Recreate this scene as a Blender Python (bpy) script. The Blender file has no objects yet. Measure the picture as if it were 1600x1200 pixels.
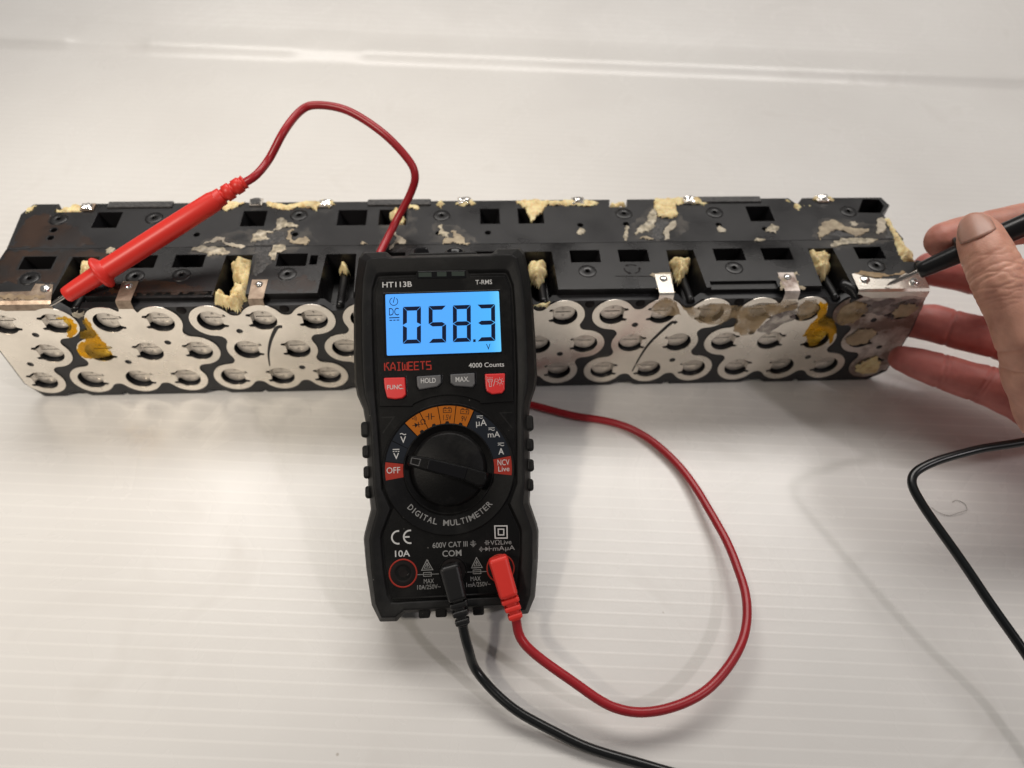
import bpy, bmesh, math, random
import numpy as np
from mathutils import Vector, Matrix, noise

MM = 0.001
rnd = random.Random(7)
scene = bpy.context.scene
COL = scene.collection
V3 = lambda p: Vector(p) * MM

# ------------------------------------------------------------------ camera, world, lamps, exposure
cam_d = bpy.data.cameras.new('camera')
cam = bpy.data.objects.new('camera', cam_d)
COL.objects.link(cam)
CAM = Vector((0.144, -244.56, 305.51))
c_r = Vector((0.99869059, -0.04520657, 0.02394724))
c_u = Vector((0.02007118, 0.77681983, 0.62940297))
c_f = Vector((0.04705584, 0.62809818, -0.77671))
cam.matrix_world = Matrix(((c_r.x, c_u.x, -c_f.x, CAM.x * MM), (c_r.y, c_u.y, -c_f.y, CAM.y * MM),
                           (c_r.z, c_u.z, -c_f.z, CAM.z * MM), (0, 0, 0, 1)))
cam_d.sensor_width = 36.0
cam_d.lens = 1180.0 / 1600.0 * 36.0
cam_d.clip_start = 0.01
cam_d.clip_end = 50.0
cam_d.dof.use_dof = True
cam_d.dof.focus_distance = 0.300
cam_d.dof.aperture_fstop = 7.5
scene.camera = cam

world = bpy.data.worlds.new('World')
scene.world = world
world.use_nodes = True
wbg = world.node_tree.nodes['Background']
wbg.inputs[0].default_value = (1.0, 0.965, 0.945, 1)
wbg.inputs[1].default_value = 0.13

def area(name, loc, target, size, power, col):
    d = bpy.data.lights.new(name, 'AREA')
    d.shape = 'DISK'; d.size = size; d.energy = power; d.color = col
    o = bpy.data.objects.new(name, d)
    COL.objects.link(o)
    o.location = loc
    o.rotation_euler = (Vector(target) - Vector(loc)).to_track_quat('-Z', 'Y').to_euler()
    o['kind'] = 'helper'
    return o
sp_d = bpy.data.lights.new('warm_downlight', 'SPOT')
sp_d.energy = 104.0; sp_d.color = (1.0, 0.91, 0.79); sp_d.spot_size = math.radians(20); sp_d.spot_blend = 1.0; sp_d.shadow_soft_size = 0.09
sp_o = bpy.data.objects.new('warm_downlight', sp_d); COL.objects.link(sp_o); sp_o['kind'] = 'helper'
sp_o.location = (-0.88, -0.88, 1.70)
sp_o.rotation_euler = (Vector((-0.18, 0.07, 0)) - Vector(sp_o.location)).to_track_quat('-Z', 'Y').to_euler()
area('cool_ceiling_lamp', (1.45, -0.92, 1.70), (0.05, 0.0, 0), 0.13, 8.0, (1.0, 0.93, 0.94))
tl_ = area('ceiling_tube_lamp', (0.08, 0.90, 1.50), (-0.10, 0.08, 0), 0.3, 27.0, (1.0, 0.955, 0.905))
tl_.data.shape = 'RECTANGLE'; tl_.data.size = 1.9; tl_.data.size_y = 0.6
tl_.rotation_euler = (math.radians(-26), math.radians(0), math.radians(-4))

vs = scene.view_settings
vs.view_transform = 'Standard'; vs.look = 'None'; vs.exposure = -0.15; vs.gamma = 1.0
vs.use_curve_mapping = False
scene.cycles.use_denoising = True
scene.cycles.max_bounces = 10
scene.cycles.caustics_reflective = True
scene.cycles.blur_glossy = 0.4

# ------------------------------------------------------------------ materials
def mat(name, col, rough=0.5, metal=0.0, noise_amt=0.0, nscale=400.0, bump=0.0, bscale=900.0, spec=0.5, coat=0.0,
        col2=None, emit=None, estr=0.0, rvar=0.0, sss=0.0, alpha=1.0, scale3=(1, 1, 1), ramp=(0.35, 0.65), aniso=0.0, dust=0.0):
    m = bpy.data.materials.new(name)
    m.use_nodes = True
    nt = m.node_tree; N = nt.nodes; L = nt.links
    b = N['Principled BSDF']
    b.inputs['Base Color'].default_value = (*col, 1)
    b.inputs['Roughness'].default_value = rough
    b.inputs['Metallic'].default_value = metal
    b.inputs['Specular IOR Level'].default_value = spec
    b.inputs['Coat Weight'].default_value = coat
    b.inputs['Alpha'].default_value = alpha
    if emit:
        b.inputs['Emission Color'].default_value = (*emit, 1)
        b.inputs['Emission Strength'].default_value = estr
    if sss:
        b.inputs['Subsurface Weight'].default_value = sss
        b.inputs['Subsurface Radius'].default_value = (1.0, 0.35, 0.18)
        b.inputs['Subsurface Scale'].default_value = 0.004
    tc = N.new('ShaderNodeTexCoord')
    mp = N.new('ShaderNodeMapping'); mp.inputs['Scale'].default_value = scale3
    L.new(tc.outputs['Object'], mp.inputs['Vector'])
    if noise_amt or col2:
        n = N.new('ShaderNodeTexNoise'); n.inputs['Scale'].default_value = nscale; n.inputs['Detail'].default_value = 6
        n.inputs['Roughness'].default_value = 0.65
        L.new(mp.outputs[0], n.inputs['Vector'])
        r = N.new('ShaderNodeValToRGB')
        r.color_ramp.elements[0].position = ramp[0]; r.color_ramp.elements[1].position = ramp[1]
        c2 = col2 or tuple(max(0, c * (1 - noise_amt)) for c in col)
        r.color_ramp.elements[0].color = (*c2, 1); r.color_ramp.elements[1].color = (*col, 1)
        L.new(n.outputs['Fac'], r.inputs[0]); L.new(r.outputs[0], b.inputs['Base Color'])
    if dust:
        vd = N.new('ShaderNodeTexVoronoi'); vd.inputs['Scale'].default_value = 330
        L.new(tc.outputs['Object'], vd.inputs['Vector'])
        m1 = N.new('ShaderNodeMapRange'); m1.inputs['From Min'].default_value = 0.03; m1.inputs['From Max'].default_value = 0.10
        m1.inputs['To Min'].default_value = 0.55; m1.inputs['To Max'].default_value = 0.0; L.new(vd.outputs['Distance'], m1.inputs[0])
        sc_ = N.new('ShaderNodeSeparateColor'); L.new(vd.outputs['Color'], sc_.inputs[0])
        g1 = N.new('ShaderNodeMath'); g1.operation = 'GREATER_THAN'; g1.inputs[1].default_value = 0.93; L.new(sc_.outputs[0], g1.inputs[0])
        p1 = N.new('ShaderNodeMath'); p1.operation = 'MULTIPLY'; L.new(m1.outputs[0], p1.inputs[0]); L.new(g1.outputs[0], p1.inputs[1])
        nd_ = N.new('ShaderNodeTexNoise'); nd_.inputs['Scale'].default_value = 45; nd_.inputs['Detail'].default_value = 7; nd_.inputs['Roughness'].default_value = 0.7
        L.new(tc.outputs['Object'], nd_.inputs['Vector'])
        m3 = N.new('ShaderNodeMapRange'); m3.inputs['From Min'].default_value = 0.5; m3.inputs['From Max'].default_value = 0.8
        m3.inputs['To Min'].default_value = 0.0; m3.inputs['To Max'].default_value = 0.05 * dust; L.new(nd_.outputs['Fac'], m3.inputs[0])
        x1 = N.new('ShaderNodeMath'); x1.operation = 'MAXIMUM'; L.new(p1.outputs[0], x1.inputs[0]); L.new(m3.outputs[0], x1.inputs[1])
        md_ = N.new('ShaderNodeMix'); md_.data_type = 'RGBA'; L.new(x1.outputs[0], md_.inputs['Factor'])
        md_.inputs['A'].default_value = (*col, 1); md_.inputs['B'].default_value = (0.30, 0.29, 0.27, 1)
        L.new(md_.outputs['Result'], b.inputs['Base Color'])
    if rvar:
        n2 = N.new('ShaderNodeTexNoise'); n2.inputs['Scale'].default_value = nscale * 0.6; n2.inputs['Detail'].default_value = 5
        L.new(mp.outputs[0], n2.inputs['Vector'])
        mr = N.new('ShaderNodeMapRange'); mr.inputs['From Min'].default_value = 0.3; mr.inputs['From Max'].default_value = 0.7
        mr.inputs['To Min'].default_value = max(0.03, rough - rvar); mr.inputs['To Max'].default_value = min(1, rough + rvar)
        L.new(n2.outputs['Fac'], mr.inputs['Value']); L.new(mr.outputs[0], b.inputs['Roughness'])
    if bump:
        n3 = N.new('ShaderNodeTexNoise'); n3.inputs['Scale'].default_value = bscale; n3.inputs['Detail'].default_value = 4
        L.new(mp.outputs[0], n3.inputs['Vector'])
        bp = N.new('ShaderNodeBump'); bp.inputs['Strength'].default_value = bump; bp.inputs['Distance'].default_value = 0.0004
        L.new(n3.outputs['Fac'], bp.inputs['Height']); L.new(bp.outputs[0], b.inputs['Normal'])
    return m

MT = dict(
    housing=mat('black_housing_plastic', (0.011, 0.0105, 0.011), 0.31, noise_amt=0.3, nscale=60, bump=0.10, bscale=1500, rvar=0.13, spec=0.42),
    housing_r=mat('rear_housing_plastic', (0.0135, 0.013, 0.014), 0.36, noise_amt=0.3, nscale=70, bump=0.12, bscale=1500, rvar=0.1, spec=0.4),
    slab=mat('black_frame_plastic', (0.016, 0.016, 0.018), 0.5, bump=0.08, bscale=1200),
    nickel=mat('nickel_strip', (0.95, 0.885, 0.79), 0.27, 0.84, noise_amt=0.16, nscale=45, bump=0.03, bscale=400, rvar=0.05),
    nickel_st=mat('stained_nickel_strip', (0.62, 0.55, 0.50), 0.45, 0.65, col2=(0.20, 0.14, 0.115), nscale=55, bump=0.25, bscale=260, rvar=0.15, ramp=(0.40, 0.58)),
    nickel_br=mat('tarnished_nickel_tab', (0.42, 0.33, 0.25), 0.40, 0.6, col2=(0.20, 0.14, 0.10), nscale=160, bump=0.2, bscale=400, rvar=0.12),
    disc=mat('weld_disc_nickel', (0.88, 0.81, 0.72), 0.36, 0.7, noise_amt=0.25, nscale=300, rvar=0.1),
    solder=mat('solder_dot', (0.85, 0.82, 0.78), 0.15, 0.95, bump=0.3, bscale=900),
    cell=mat('cell_can_end', (0.05, 0.05, 0.05), 0.5, 0.4),
    foam=mat('cured_yellow_foam', (0.88, 0.73, 0.40), 0.5, col2=(0.62, 0.42, 0.16), nscale=300, bump=1.0, bscale=1100, sss=0.2, ramp=(0.3,0.55)),
    glue=mat('dried_glue_film', (0.50, 0.42, 0.29), 0.65, col2=(0.27, 0.215, 0.15), nscale=260, bump=0.7, bscale=1100),
    gluepale=mat('pale_dried_glue', (0.60, 0.54, 0.43), 0.6, col2=(0.36, 0.31, 0.23), nscale=240, bump=0.6, bscale=1000),
    rough=mat('roughened_plastic', (0.085, 0.082, 0.08), 0.42, col2=(0.022, 0.022, 0.023), nscale=700, bump=1.0, bscale=1500),
    haze=mat('brown_glue_stain', (0.34, 0.25, 0.155), 0.55, col2=(0.22, 0.155, 0.09), nscale=150, bump=0.3, bscale=500),
    tan=mat('tan_glue_stain', (0.46, 0.33, 0.185), 0.5, col2=(0.30, 0.20, 0.10), nscale=130, bump=0.3, bscale=500),
    rubber=mat('black_rubber', (0.0075, 0.0075, 0.0075), 0.46, noise_amt=0.3, nscale=300, bump=0.25, bscale=2600, rvar=0.06, spec=0.18, dust=1.0),
    panel=mat('black_panel_plastic', (0.0042, 0.0042, 0.0044), 0.42, bump=0.22, bscale=3200, spec=0.10, dust=1.0),
    gloss=mat('gloss_black_plastic', (0.005, 0.005, 0.006), 0.2, spec=0.3),
    knob=mat('dial_plastic', (0.0045, 0.0045, 0.0047), 0.40, bump=0.22, bscale=2600, spec=0.12, noise_amt=0.3, nscale=120, dust=1.6),
    white=mat('white_print', (0.50, 0.50, 0.49), 0.5, spec=0.08),
    grey=mat('grey_print', (0.25, 0.25, 0.245), 0.5, spec=0.08),
    redprint=mat('red_print', (0.30, 0.032, 0.022), 0.5, spec=0.08),
    redlogo=mat('red_logo_print', (0.36, 0.035, 0.024), 0.5, spec=0.08),
    orange=mat('orange_print', (0.36, 0.105, 0.010), 0.5, spec=0.08),
    navy=mat('navy_print', (0.013, 0.016, 0.022), 0.5, spec=0.08),
    ink=mat('black_ink', (0.012, 0.010, 0.010), 0.5, spec=0.08),
    redbtn=mat('red_button_plastic', (0.62, 0.022, 0.022), 0.38, bump=0.05, bscale=2000),
    greybtn=mat('grey_button_plastic', (0.085, 0.085, 0.088), 0.42, bump=0.05, bscale=2000),
    lcd=mat('lit_blue_display', (0.02, 0.12, 0.35), 0.25, emit=(0.095, 0.42, 1.0), estr=0.92),
    seg=mat('display_segment', (0.003, 0.005, 0.015), 0.5, emit=(0.003, 0.010, 0.040), estr=0.5, spec=0.1),
    glass=None,
    led=mat('status_window', (0.035, 0.045, 0.038), 0.15),
    red=mat('red_probe_plastic', (0.70, 0.032, 0.022), 0.40, bump=0.05, bscale=1800, spec=0.45),
    redcab=mat('red_cable_rubber', (0.38, 0.012, 0.019), 0.36, bump=0.05, bscale=1500, noise_amt=0.15, nscale=80),
    black=mat('black_probe_plastic', (0.0065, 0.0065, 0.007), 0.3, bump=0.05, bscale=1800),
    blackcab=mat('black_cable_rubber', (0.0055, 0.0065, 0.007), 0.28, bump=0.05, bscale=1500),
    steel=mat('probe_tip_steel', (0.50, 0.46, 0.42), 0.14, 1.0),
    hair=mat('grey_fibre', (0.22, 0.20, 0.18), 0.6),
)

def yellow_film():
    m = bpy.data.materials.new('yellow_varnish'); m.use_nodes = True
    nt = m.node_tree; N = nt.nodes; L = nt.links
    b = N['Principled BSDF']; b.inputs['Base Color'].default_value = (0.62, 0.34, 0.010, 1); b.inputs['Roughness'].default_value = 0.32
    t = N.new('ShaderNodeBsdfTransparent'); t.inputs[0].default_value = (1.0, 0.72, 0.12, 1)
    mx = N.new('ShaderNodeMixShader')
    tc = N.new('ShaderNodeTexCoord'); n = N.new('ShaderNodeTexNoise'); n.inputs['Scale'].default_value = 130
    L.new(tc.outputs['Object'], n.inputs['Vector'])
    mr = N.new('ShaderNodeMapRange'); mr.inputs['From Min'].default_value = 0.35; mr.inputs['From Max'].default_value = 0.65
    mr.inputs['To Min'].default_value = 0.16; mr.inputs['To Max'].default_value = 0.55
    L.new(n.outputs['Fac'], mr.inputs[0]); L.new(mr.outputs[0], mx.inputs[0])
    L.new(t.outputs[0], mx.inputs[1]); L.new(b.outputs[0], mx.inputs[2])
    L.new(mx.outputs[0], N['Material Output'].inputs['Surface'])
    return m
MT['yellow'] = yellow_film()
def lcd_mat():
    m = MT['lcd']; nt = m.node_tree; N = nt.nodes; L = nt.links; b = N['Principled BSDF']
    tc = N.new('ShaderNodeTexCoord'); sx = N.new('ShaderNodeSeparateXYZ'); L.new(tc.outputs['Object'], sx.inputs[0])
    mr = N.new('ShaderNodeMapRange'); mr.inputs['From Min'].default_value = -0.023; mr.inputs['From Max'].default_value = 0.0228
    L.new(sx.outputs[0], mr.inputs[0])
    r = N.new('ShaderNodeValToRGB'); r.color_ramp.elements[0].color = (0.100, 0.385, 0.98, 1); r.color_ramp.elements[1].color = (0.17, 0.66, 1.0, 1)
    e = r.color_ramp.elements.new(0.55); e.color = (0.095, 0.40, 0.99, 1)
    e = r.color_ramp.elements.new(0.90); e.color = (0.085, 0.47, 1.0, 1)
    L.new(mr.outputs[0], r.inputs[0]); L.new(r.outputs[0], b.inputs['Emission Color'])
    b.inputs['Specular IOR Level'].default_value = 0.3
lcd_mat()

def haze_film(name, col, lo, hi, sc):
    m = bpy.data.materials.new(name); m.use_nodes = True
    nt = m.node_tree; N = nt.nodes; L = nt.links
    b = N['Principled BSDF']; b.inputs['Base Color'].default_value = (*col, 1); b.inputs['Roughness'].default_value = 0.36
    tc = N.new('ShaderNodeTexCoord'); n = N.new('ShaderNodeTexNoise'); n.inputs['Scale'].default_value = sc; n.inputs['Detail'].default_value = 5
    L.new(tc.outputs['Object'], n.inputs['Vector'])
    mr = N.new('ShaderNodeMapRange'); mr.inputs['From Min'].default_value = 0.38; mr.inputs['From Max'].default_value = 0.62
    mr.inputs['To Min'].default_value = lo; mr.inputs['To Max'].default_value = hi
    L.new(n.outputs['Fac'], mr.inputs[0]); L.new(mr.outputs[0], b.inputs['Alpha'])
    return m
MT['tanfilm'] = haze_film('tan_glue_film', (0.46, 0.32, 0.16), 0.30, 0.80, 120)
MT['gluefilm'] = haze_film('dried_glue_skin', (0.56, 0.49, 0.36), 0.45, 1.0, 420)
MT['smear'] = haze_film('thin_glue_smear', (0.30, 0.27, 0.23), 0.0, 0.22, 140)
MT['amber'] = haze_film('amber_varnish_smear', (0.060, 0.028, 0.014), 0.15, 0.6, 60)
MT['greyfilm'] = haze_film('grey_flux_film', (0.17, 0.135, 0.13), 0.25, 0.85, 160)

def skin_mat():
    m = bpy.data.materials.new('skin'); m.use_nodes = True
    nt = m.node_tree; N = nt.nodes; L = nt.links
    b = N['Principled BSDF']
    at = N.new('ShaderNodeAttribute'); at.attribute_name = 'tint'
    mx = N.new('ShaderNodeMix'); mx.data_type = 'RGBA'
    mx.inputs['A'].default_value = (0.74, 0.40, 0.29, 1); mx.inputs['B'].default_value = (0.54, 0.18, 0.155, 1)
    L.new(at.outputs['Fac'], mx.inputs['Factor'])
    tc = N.new('ShaderNodeTexCoord'); n = N.new('ShaderNodeTexNoise'); n.inputs['Scale'].default_value = 110; n.inputs['Detail'].default_value = 5
    L.new(tc.outputs['Object'], n.inputs['Vector'])
    r = N.new('ShaderNodeValToRGB')
    r.color_ramp.elements[0].position = 0.32; r.color_ramp.elements[0].color = (0.82, 0.72, 0.70, 1)
    r.color_ramp.elements[1].position = 0.68; r.color_ramp.elements[1].color = (1.08, 1.06, 1.04, 1)
    L.new(n.outputs['Fac'], r.inputs[0])
    mu = N.new('ShaderNodeMix'); mu.data_type = 'RGBA'; mu.blend_type = 'MULTIPLY'; mu.inputs['Factor'].default_value = 1.0
    L.new(mx.outputs['Result'], mu.inputs['A']); L.new(r.outputs[0], mu.inputs['B'])
    L.new(mu.outputs['Result'], b.inputs['Base Color'])
    b.inputs['Roughness'].default_value = 0.50
    b.inputs['Subsurface Weight'].default_value = 0.22
    b.inputs['Subsurface Radius'].default_value = (1.0, 0.35, 0.18)
    b.inputs['Subsurface Scale'].default_value = 0.004
    vo = N.new('ShaderNodeTexVoronoi'); vo.inputs['Scale'].default_value = 1100
    L.new(tc.outputs['Object'], vo.inputs['Vector'])
    bp = N.new('ShaderNodeBump'); bp.inputs['Strength'].default_value = 0.16; bp.inputs['Distance'].default_value = 0.0003
    L.new(vo.outputs['Distance'], bp.inputs['Height']); L.new(bp.outputs[0], b.inputs['Normal'])
    return m
MT['skin'] = skin_mat()
MT['nail'] = mat('fingernail', (0.62, 0.33, 0.25), 0.36, noise_amt=0.12, nscale=120, sss=0.2, spec=0.5)

def sheet_mat():
    m = bpy.data.materials.new('white_fluted_plastic'); m.use_nodes = True
    nt = m.node_tree; N = nt.nodes; L = nt.links
    b = N['Principled BSDF']
    tc = N.new('ShaderNodeTexCoord')
    n = N.new('ShaderNodeTexNoise'); n.inputs['Scale'].default_value = 9; n.inputs['Detail'].default_value = 6
    L.new(tc.outputs['Object'], n.inputs['Vector'])
    r = N.new('ShaderNodeValToRGB')
    r.color_ramp.elements[0].position = 0.3; r.color_ramp.elements[0].color = (0.70, 0.68, 0.65, 1)
    r.color_ramp.elements[1].position = 0.7; r.color_ramp.elements[1].color = (0.76, 0.745, 0.715, 1)
    L.new(n.outputs['Fac'], r.inputs[0])
    # the flute walls show faintly through the skin of the sheet
    sx = N.new('ShaderNodeSeparateXYZ'); L.new(tc.outputs['Object'], sx.inputs[0])
    def mth(op, a, b=None):
        q = N.new('ShaderNodeMath'); q.operation = op
        for i_, v in enumerate((a, b)):
            if v is None: continue
            if isinstance(v, (int, float)): q.inputs[i_].default_value = v
            else: L.new(v, q.inputs[i_])
        return q.outputs[0]
    A_ = math.radians(-4.5)
    wv = mth('ADD', mth('MULTIPLY', sx.outputs[0], -math.sin(A_)), mth('MULTIPLY', sx.outputs[1], math.cos(A_)))
    ph = mth('ADD', mth('MULTIPLY', mth('ADD', wv, 0.42), 1000.0 / 5.6), 0.5)
    tri = mth('ABSOLUTE', mth('SUBTRACT', mth('FRACT', ph), 0.5))          # 0 on a wall, 0.5 half way
    ln = N.new('ShaderNodeMapRange'); ln.inputs['From Min'].default_value = 0.04; ln.inputs['From Max'].default_value = 0.14
    ln.inputs['To Min'].default_value = 1.0; ln.inputs['To Max'].default_value = 0.0; L.new(tri, ln.inputs[0])
    nv_ = N.new('ShaderNodeTexNoise'); nv_.inputs['Scale'].default_value = 6; L.new(tc.outputs['Object'], nv_.inputs['Vector'])
    lf = mth('MULTIPLY', ln.outputs[0], mth('MULTIPLY', nv_.outputs['Fac'], 0.55))
    wl = N.new('ShaderNodeMix'); wl.data_type = 'RGBA'
    L.new(lf, wl.inputs['Factor']); L.new(r.outputs[0], wl.inputs['A']); wl.inputs['B'].default_value = (0.86, 0.84, 0.80, 1)
    # dirt specks
    vo = N.new('ShaderNodeTexVoronoi'); vo.inputs['Scale'].default_value = 38
    L.new(tc.outputs['Object'], vo.inputs['Vector'])
    mr = N.new('ShaderNodeMapRange'); mr.inputs['From Min'].default_value = 0.012; mr.inputs['From Max'].default_value = 0.03
    mr.inputs['To Min'].default_value = 0.55; mr.inputs['To Max'].default_value = 0.0
    L.new(vo.outputs['Distance'], mr.inputs[0])
    sp = N.new('ShaderNodeSeparateColor'); L.new(vo.outputs['Color'], sp.inputs[0])
    gt = N.new('ShaderNodeMath'); gt.operation = 'GREATER_THAN'; gt.inputs[1].default_value = 0.72
    L.new(sp.outputs[0], gt.inputs[0])
    ml = N.new('ShaderNodeMath'); ml.operation = 'MULTIPLY'; L.new(mr.outputs[0], ml.inputs[0]); L.new(gt.outputs[0], ml.inputs[1])
    # faint smears
    n2 = N.new('ShaderNodeTexNoise'); n2.inputs['Scale'].default_value = 22; n2.inputs['Detail'].default_value = 8; n2.inputs['Distortion'].default_value = 1.2
    L.new(tc.outputs['Object'], n2.inputs['Vector'])
    m2 = N.new('ShaderNodeMapRange'); m2.inputs['From Min'].default_value = 0.60; m2.inputs['From Max'].default_value = 0.8
    m2.inputs['To Min'].default_value = 0.0; m2.inputs['To Max'].default_value = 0.12
    L.new(n2.outputs['Fac'], m2.inputs[0])
    ad = N.new('ShaderNodeMath'); ad.operation = 'MAXIMUM'; L.new(ml.outputs[0], ad.inputs[0]); L.new(m2.outputs[0], ad.inputs[1])
    mx = N.new('ShaderNodeMix'); mx.data_type = 'RGBA'
    L.new(ad.outputs[0], mx.inputs['Factor']); L.new(wl.outputs['Result'], mx.inputs['A']); mx.inputs['B'].default_value = (0.30, 0.25, 0.19, 1)
    L.new(mx.outputs['Result'], b.inputs['Base Color'])
    mr3 = N.new('ShaderNodeMapRange'); mr3.inputs['From Min'].default_value = 0.3; mr3.inputs['From Max'].default_value = 0.7
    mr3.inputs['To Min'].default_value = 0.23; mr3.inputs['To Max'].default_value = 0.30
    L.new(n2.outputs['Fac'], mr3.inputs[0]); L.new(mr3.outputs[0], b.inputs['Roughness'])
    b.inputs['Specular IOR Level'].default_value = 0.5
    n4 = N.new('ShaderNodeTexNoise'); n4.inputs['Scale'].default_value = 55; n4.inputs['Detail'].default_value = 3
    L.new(tc.outputs['Object'], n4.inputs['Vector'])
    bp = N.new('ShaderNodeBump'); bp.inputs['Strength'].default_value = 0.10; bp.inputs['Distance'].default_value = 0.001
    L.new(n4.outputs['Fac'], bp.inputs['Height']); L.new(bp.outputs[0], b.inputs['Normal'])
    return m
MT['sheet'] = sheet_mat()

# ------------------------------------------------------------------ helpers
def link(name, me, m, parent=None, smooth=None, loc=None):
    o = bpy.data.objects.new(name, me)
    COL.objects.link(o)
    if m is not None and len(me.materials) == 0:
        me.materials.append(m)
    if parent is not None:
        o.parent = parent
    if loc is not None:
        o.location = V3(loc)
    if smooth is not None:
        me.polygons.foreach_set('use_smooth', [smooth] * len(me.polygons))
    return o

def mesh(name, verts, faces, m, parent=None, smooth=False, loc=None):
    me = bpy.data.meshes.new(name)
    me.from_pydata([tuple(c * MM for c in v) for v in verts], [], faces)
    me.validate(); me.update()
    return link(name, me, m, parent, smooth, loc)

def empty(name, loc=(0, 0, 0), matrix=None, **props):
    o = bpy.data.objects.new(name, None)
    COL.objects.link(o)
    o.empty_display_size = 0.02
    if matrix is not None: o.matrix_world = matrix
    else: o.location = V3(loc)
    for k, v in props.items(): o[k] = v
    return o

def bevel(o, w, seg=2, angle=35):
    b = o.modifiers.new('bevel', 'BEVEL'); b.width = w * MM; b.segments = seg
    b.limit_method = 'ANGLE'; b.angle_limit = math.radians(angle); b.harden_normals = False
    return o

def prism(poly, z0, z1, taper=1.0, inset=None):
    """vertices and faces of a prism on (x, y) with optional smaller end at z1"""
    n = len(poly)
    cx = sum(p[0] for p in poly) / n; cy = sum(p[1] for p in poly) / n
    vs_ = [(p[0], p[1], z0) for p in poly] + [(cx + (p[0] - cx) * taper, cy + (p[1] - cy) * taper, z1) for p in poly]
    fs = [tuple(range(n))[::-1], tuple(range(n, 2 * n))]
    for i in range(n):
        j = (i + 1) % n
        fs.append((i, j, n + j, n + i))
    a = sum(poly[i][0] * poly[(i + 1) % n][1] - poly[(i + 1) % n][0] * poly[i][1] for i in range(n))
    if (a > 0) != (z1 > z0):
        fs = [f[::-1] for f in fs]
    return vs_, fs

def join_geo(parts):
    V, F = [], []
    for v, f in parts:
        o = len(V); V += list(v); F += [tuple(i + o for i in q) for q in f]
    return V, F

def boxg(x0, x1, y0, y1, z0, z1):
    return prism([(x0, y0), (x1, y0), (x1, y1), (x0, y1)], z0, z1)

def circ(cx, cy, r, n=24, a0=0.0):
    return [(cx + r * math.cos(a0 + 2 * math.pi * i / n), cy + r * math.sin(a0 + 2 * math.pi * i / n)) for i in range(n)]

def lathe(profile, n=48):
    """profile [(r, z)] revolved about z"""
    V, F, rings = [], [], []
    for r, z in profile:
        if r < 1e-6:
            rings.append([len(V)]); V.append((0, 0, z))
        else:
            rings.append(list(range(len(V), len(V) + n)))
            V += [(r * math.cos(2 * math.pi * i / n), r * math.sin(2 * math.pi * i / n), z) for i in range(n)]
    for a, b in zip(rings, rings[1:]):
        for i in range(n):
            j = (i + 1) % n
            if len(a) == 1 and len(b) == 1: continue
            if len(a) == 1: F.append((a[0], b[j], b[i]))
            elif len(b) == 1: F.append((a[i], a[j], b[0]))
            else: F.append((a[i], a[j], b[j], b[i]))
    return V, F

def xf(geo, M):
    V, F = geo
    return [tuple(M @ Vector(v)) for v in V], F

def axis_matrix(p, d, up=(0, 0, 1)):
    """matrix taking local z to direction d at p"""
    d = Vector(d).normalized()
    q = d.to_track_quat('Z', 'Y')
    return Matrix.Translation(Vector(p)) @ q.to_matrix().to_4x4()

def catmull(pts, step=1.5):
    P = [Vector(p) for p in pts]
    P = [P[0] * 2 - P[1]] + P + [P[-1] * 2 - P[-2]]
    out = []
    for i in range(1, len(P) - 2):
        p0, p1, p2, p3 = P[i - 1:i + 3]
        n = max(2, int((p2 - p1).length / step))
        for k in range(n):
            t = k / n
            out.append(0.5 * ((2 * p1) + (p2 - p0) * t + (2 * p0 - 5 * p1 + 4 * p2 - p3) * t * t + (3 * p1 - p0 - 3 * p2 + p3) * t ** 3))
    out.append(P[-2])
    return out

def wobble(path, a=0.35):
    return [p + Vector((noise.noise(p * 0.045), noise.noise(p * 0.045 + Vector((9, 3, 1))), 0.4 * noise.noise(p * 0.05 + Vector((2, 7, 5))))) * a * 2 for p in path]

def tube(path, r, n=14, cap=True):
    rr = r if callable(r) else (lambda t: r)
    V, F = [], []
    T = [(path[min(i + 1, len(path) - 1)] - path[max(i - 1, 0)]).normalized() for i in range(len(path))]
    x = T[0].orthogonal().normalized()
    for i, p in enumerate(path):
        x = (x - T[i] * x.dot(T[i])).normalized(); y = T[i].cross(x)
        q = rr(i / (len(path) - 1))
        V += [tuple(p + (x * math.cos(2 * math.pi * k / n) + y * math.sin(2 * math.pi * k / n)) * q) for k in range(n)]
    for i in range(len(path) - 1):
        for k in range(n):
            j = (k + 1) % n
            F.append((i * n + k, i * n + j, (i + 1) * n + j, (i + 1) * n + k))
    if cap:
        F.append(tuple(range(n))[::-1]); F.append(tuple(range(len(V) - n, len(V))))
    return V, F

# ---- 2-D filled outlines (with holes) through a curve, returned as a mesh in mm
def fill2d(loops, half, bev=0.0):
    cu = bpy.data.curves.new('outline', 'CURVE')
    cu.dimensions = '2D'; cu.fill_mode = 'BOTH'
    cu.extrude = half * MM; cu.bevel_depth = bev * MM; cu.bevel_resolution = 1; cu.offset = -bev * MM
    for lp in loops:
        s = cu.splines.new('POLY'); s.points.add(len(lp) - 1); s.use_cyclic_u = True
        s.points.foreach_set('co', [c for p in lp for c in (p[0] * MM, p[1] * MM, 0, 1)])
    o = bpy.data.objects.new('outline', cu); COL.objects.link(o)
    dg = bpy.context.evaluated_depsgraph_get()
    me = bpy.data.meshes.new_from_object(o.evaluated_get(dg))
    bpy.data.objects.remove(o); bpy.data.curves.remove(cu)
    return me

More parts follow.
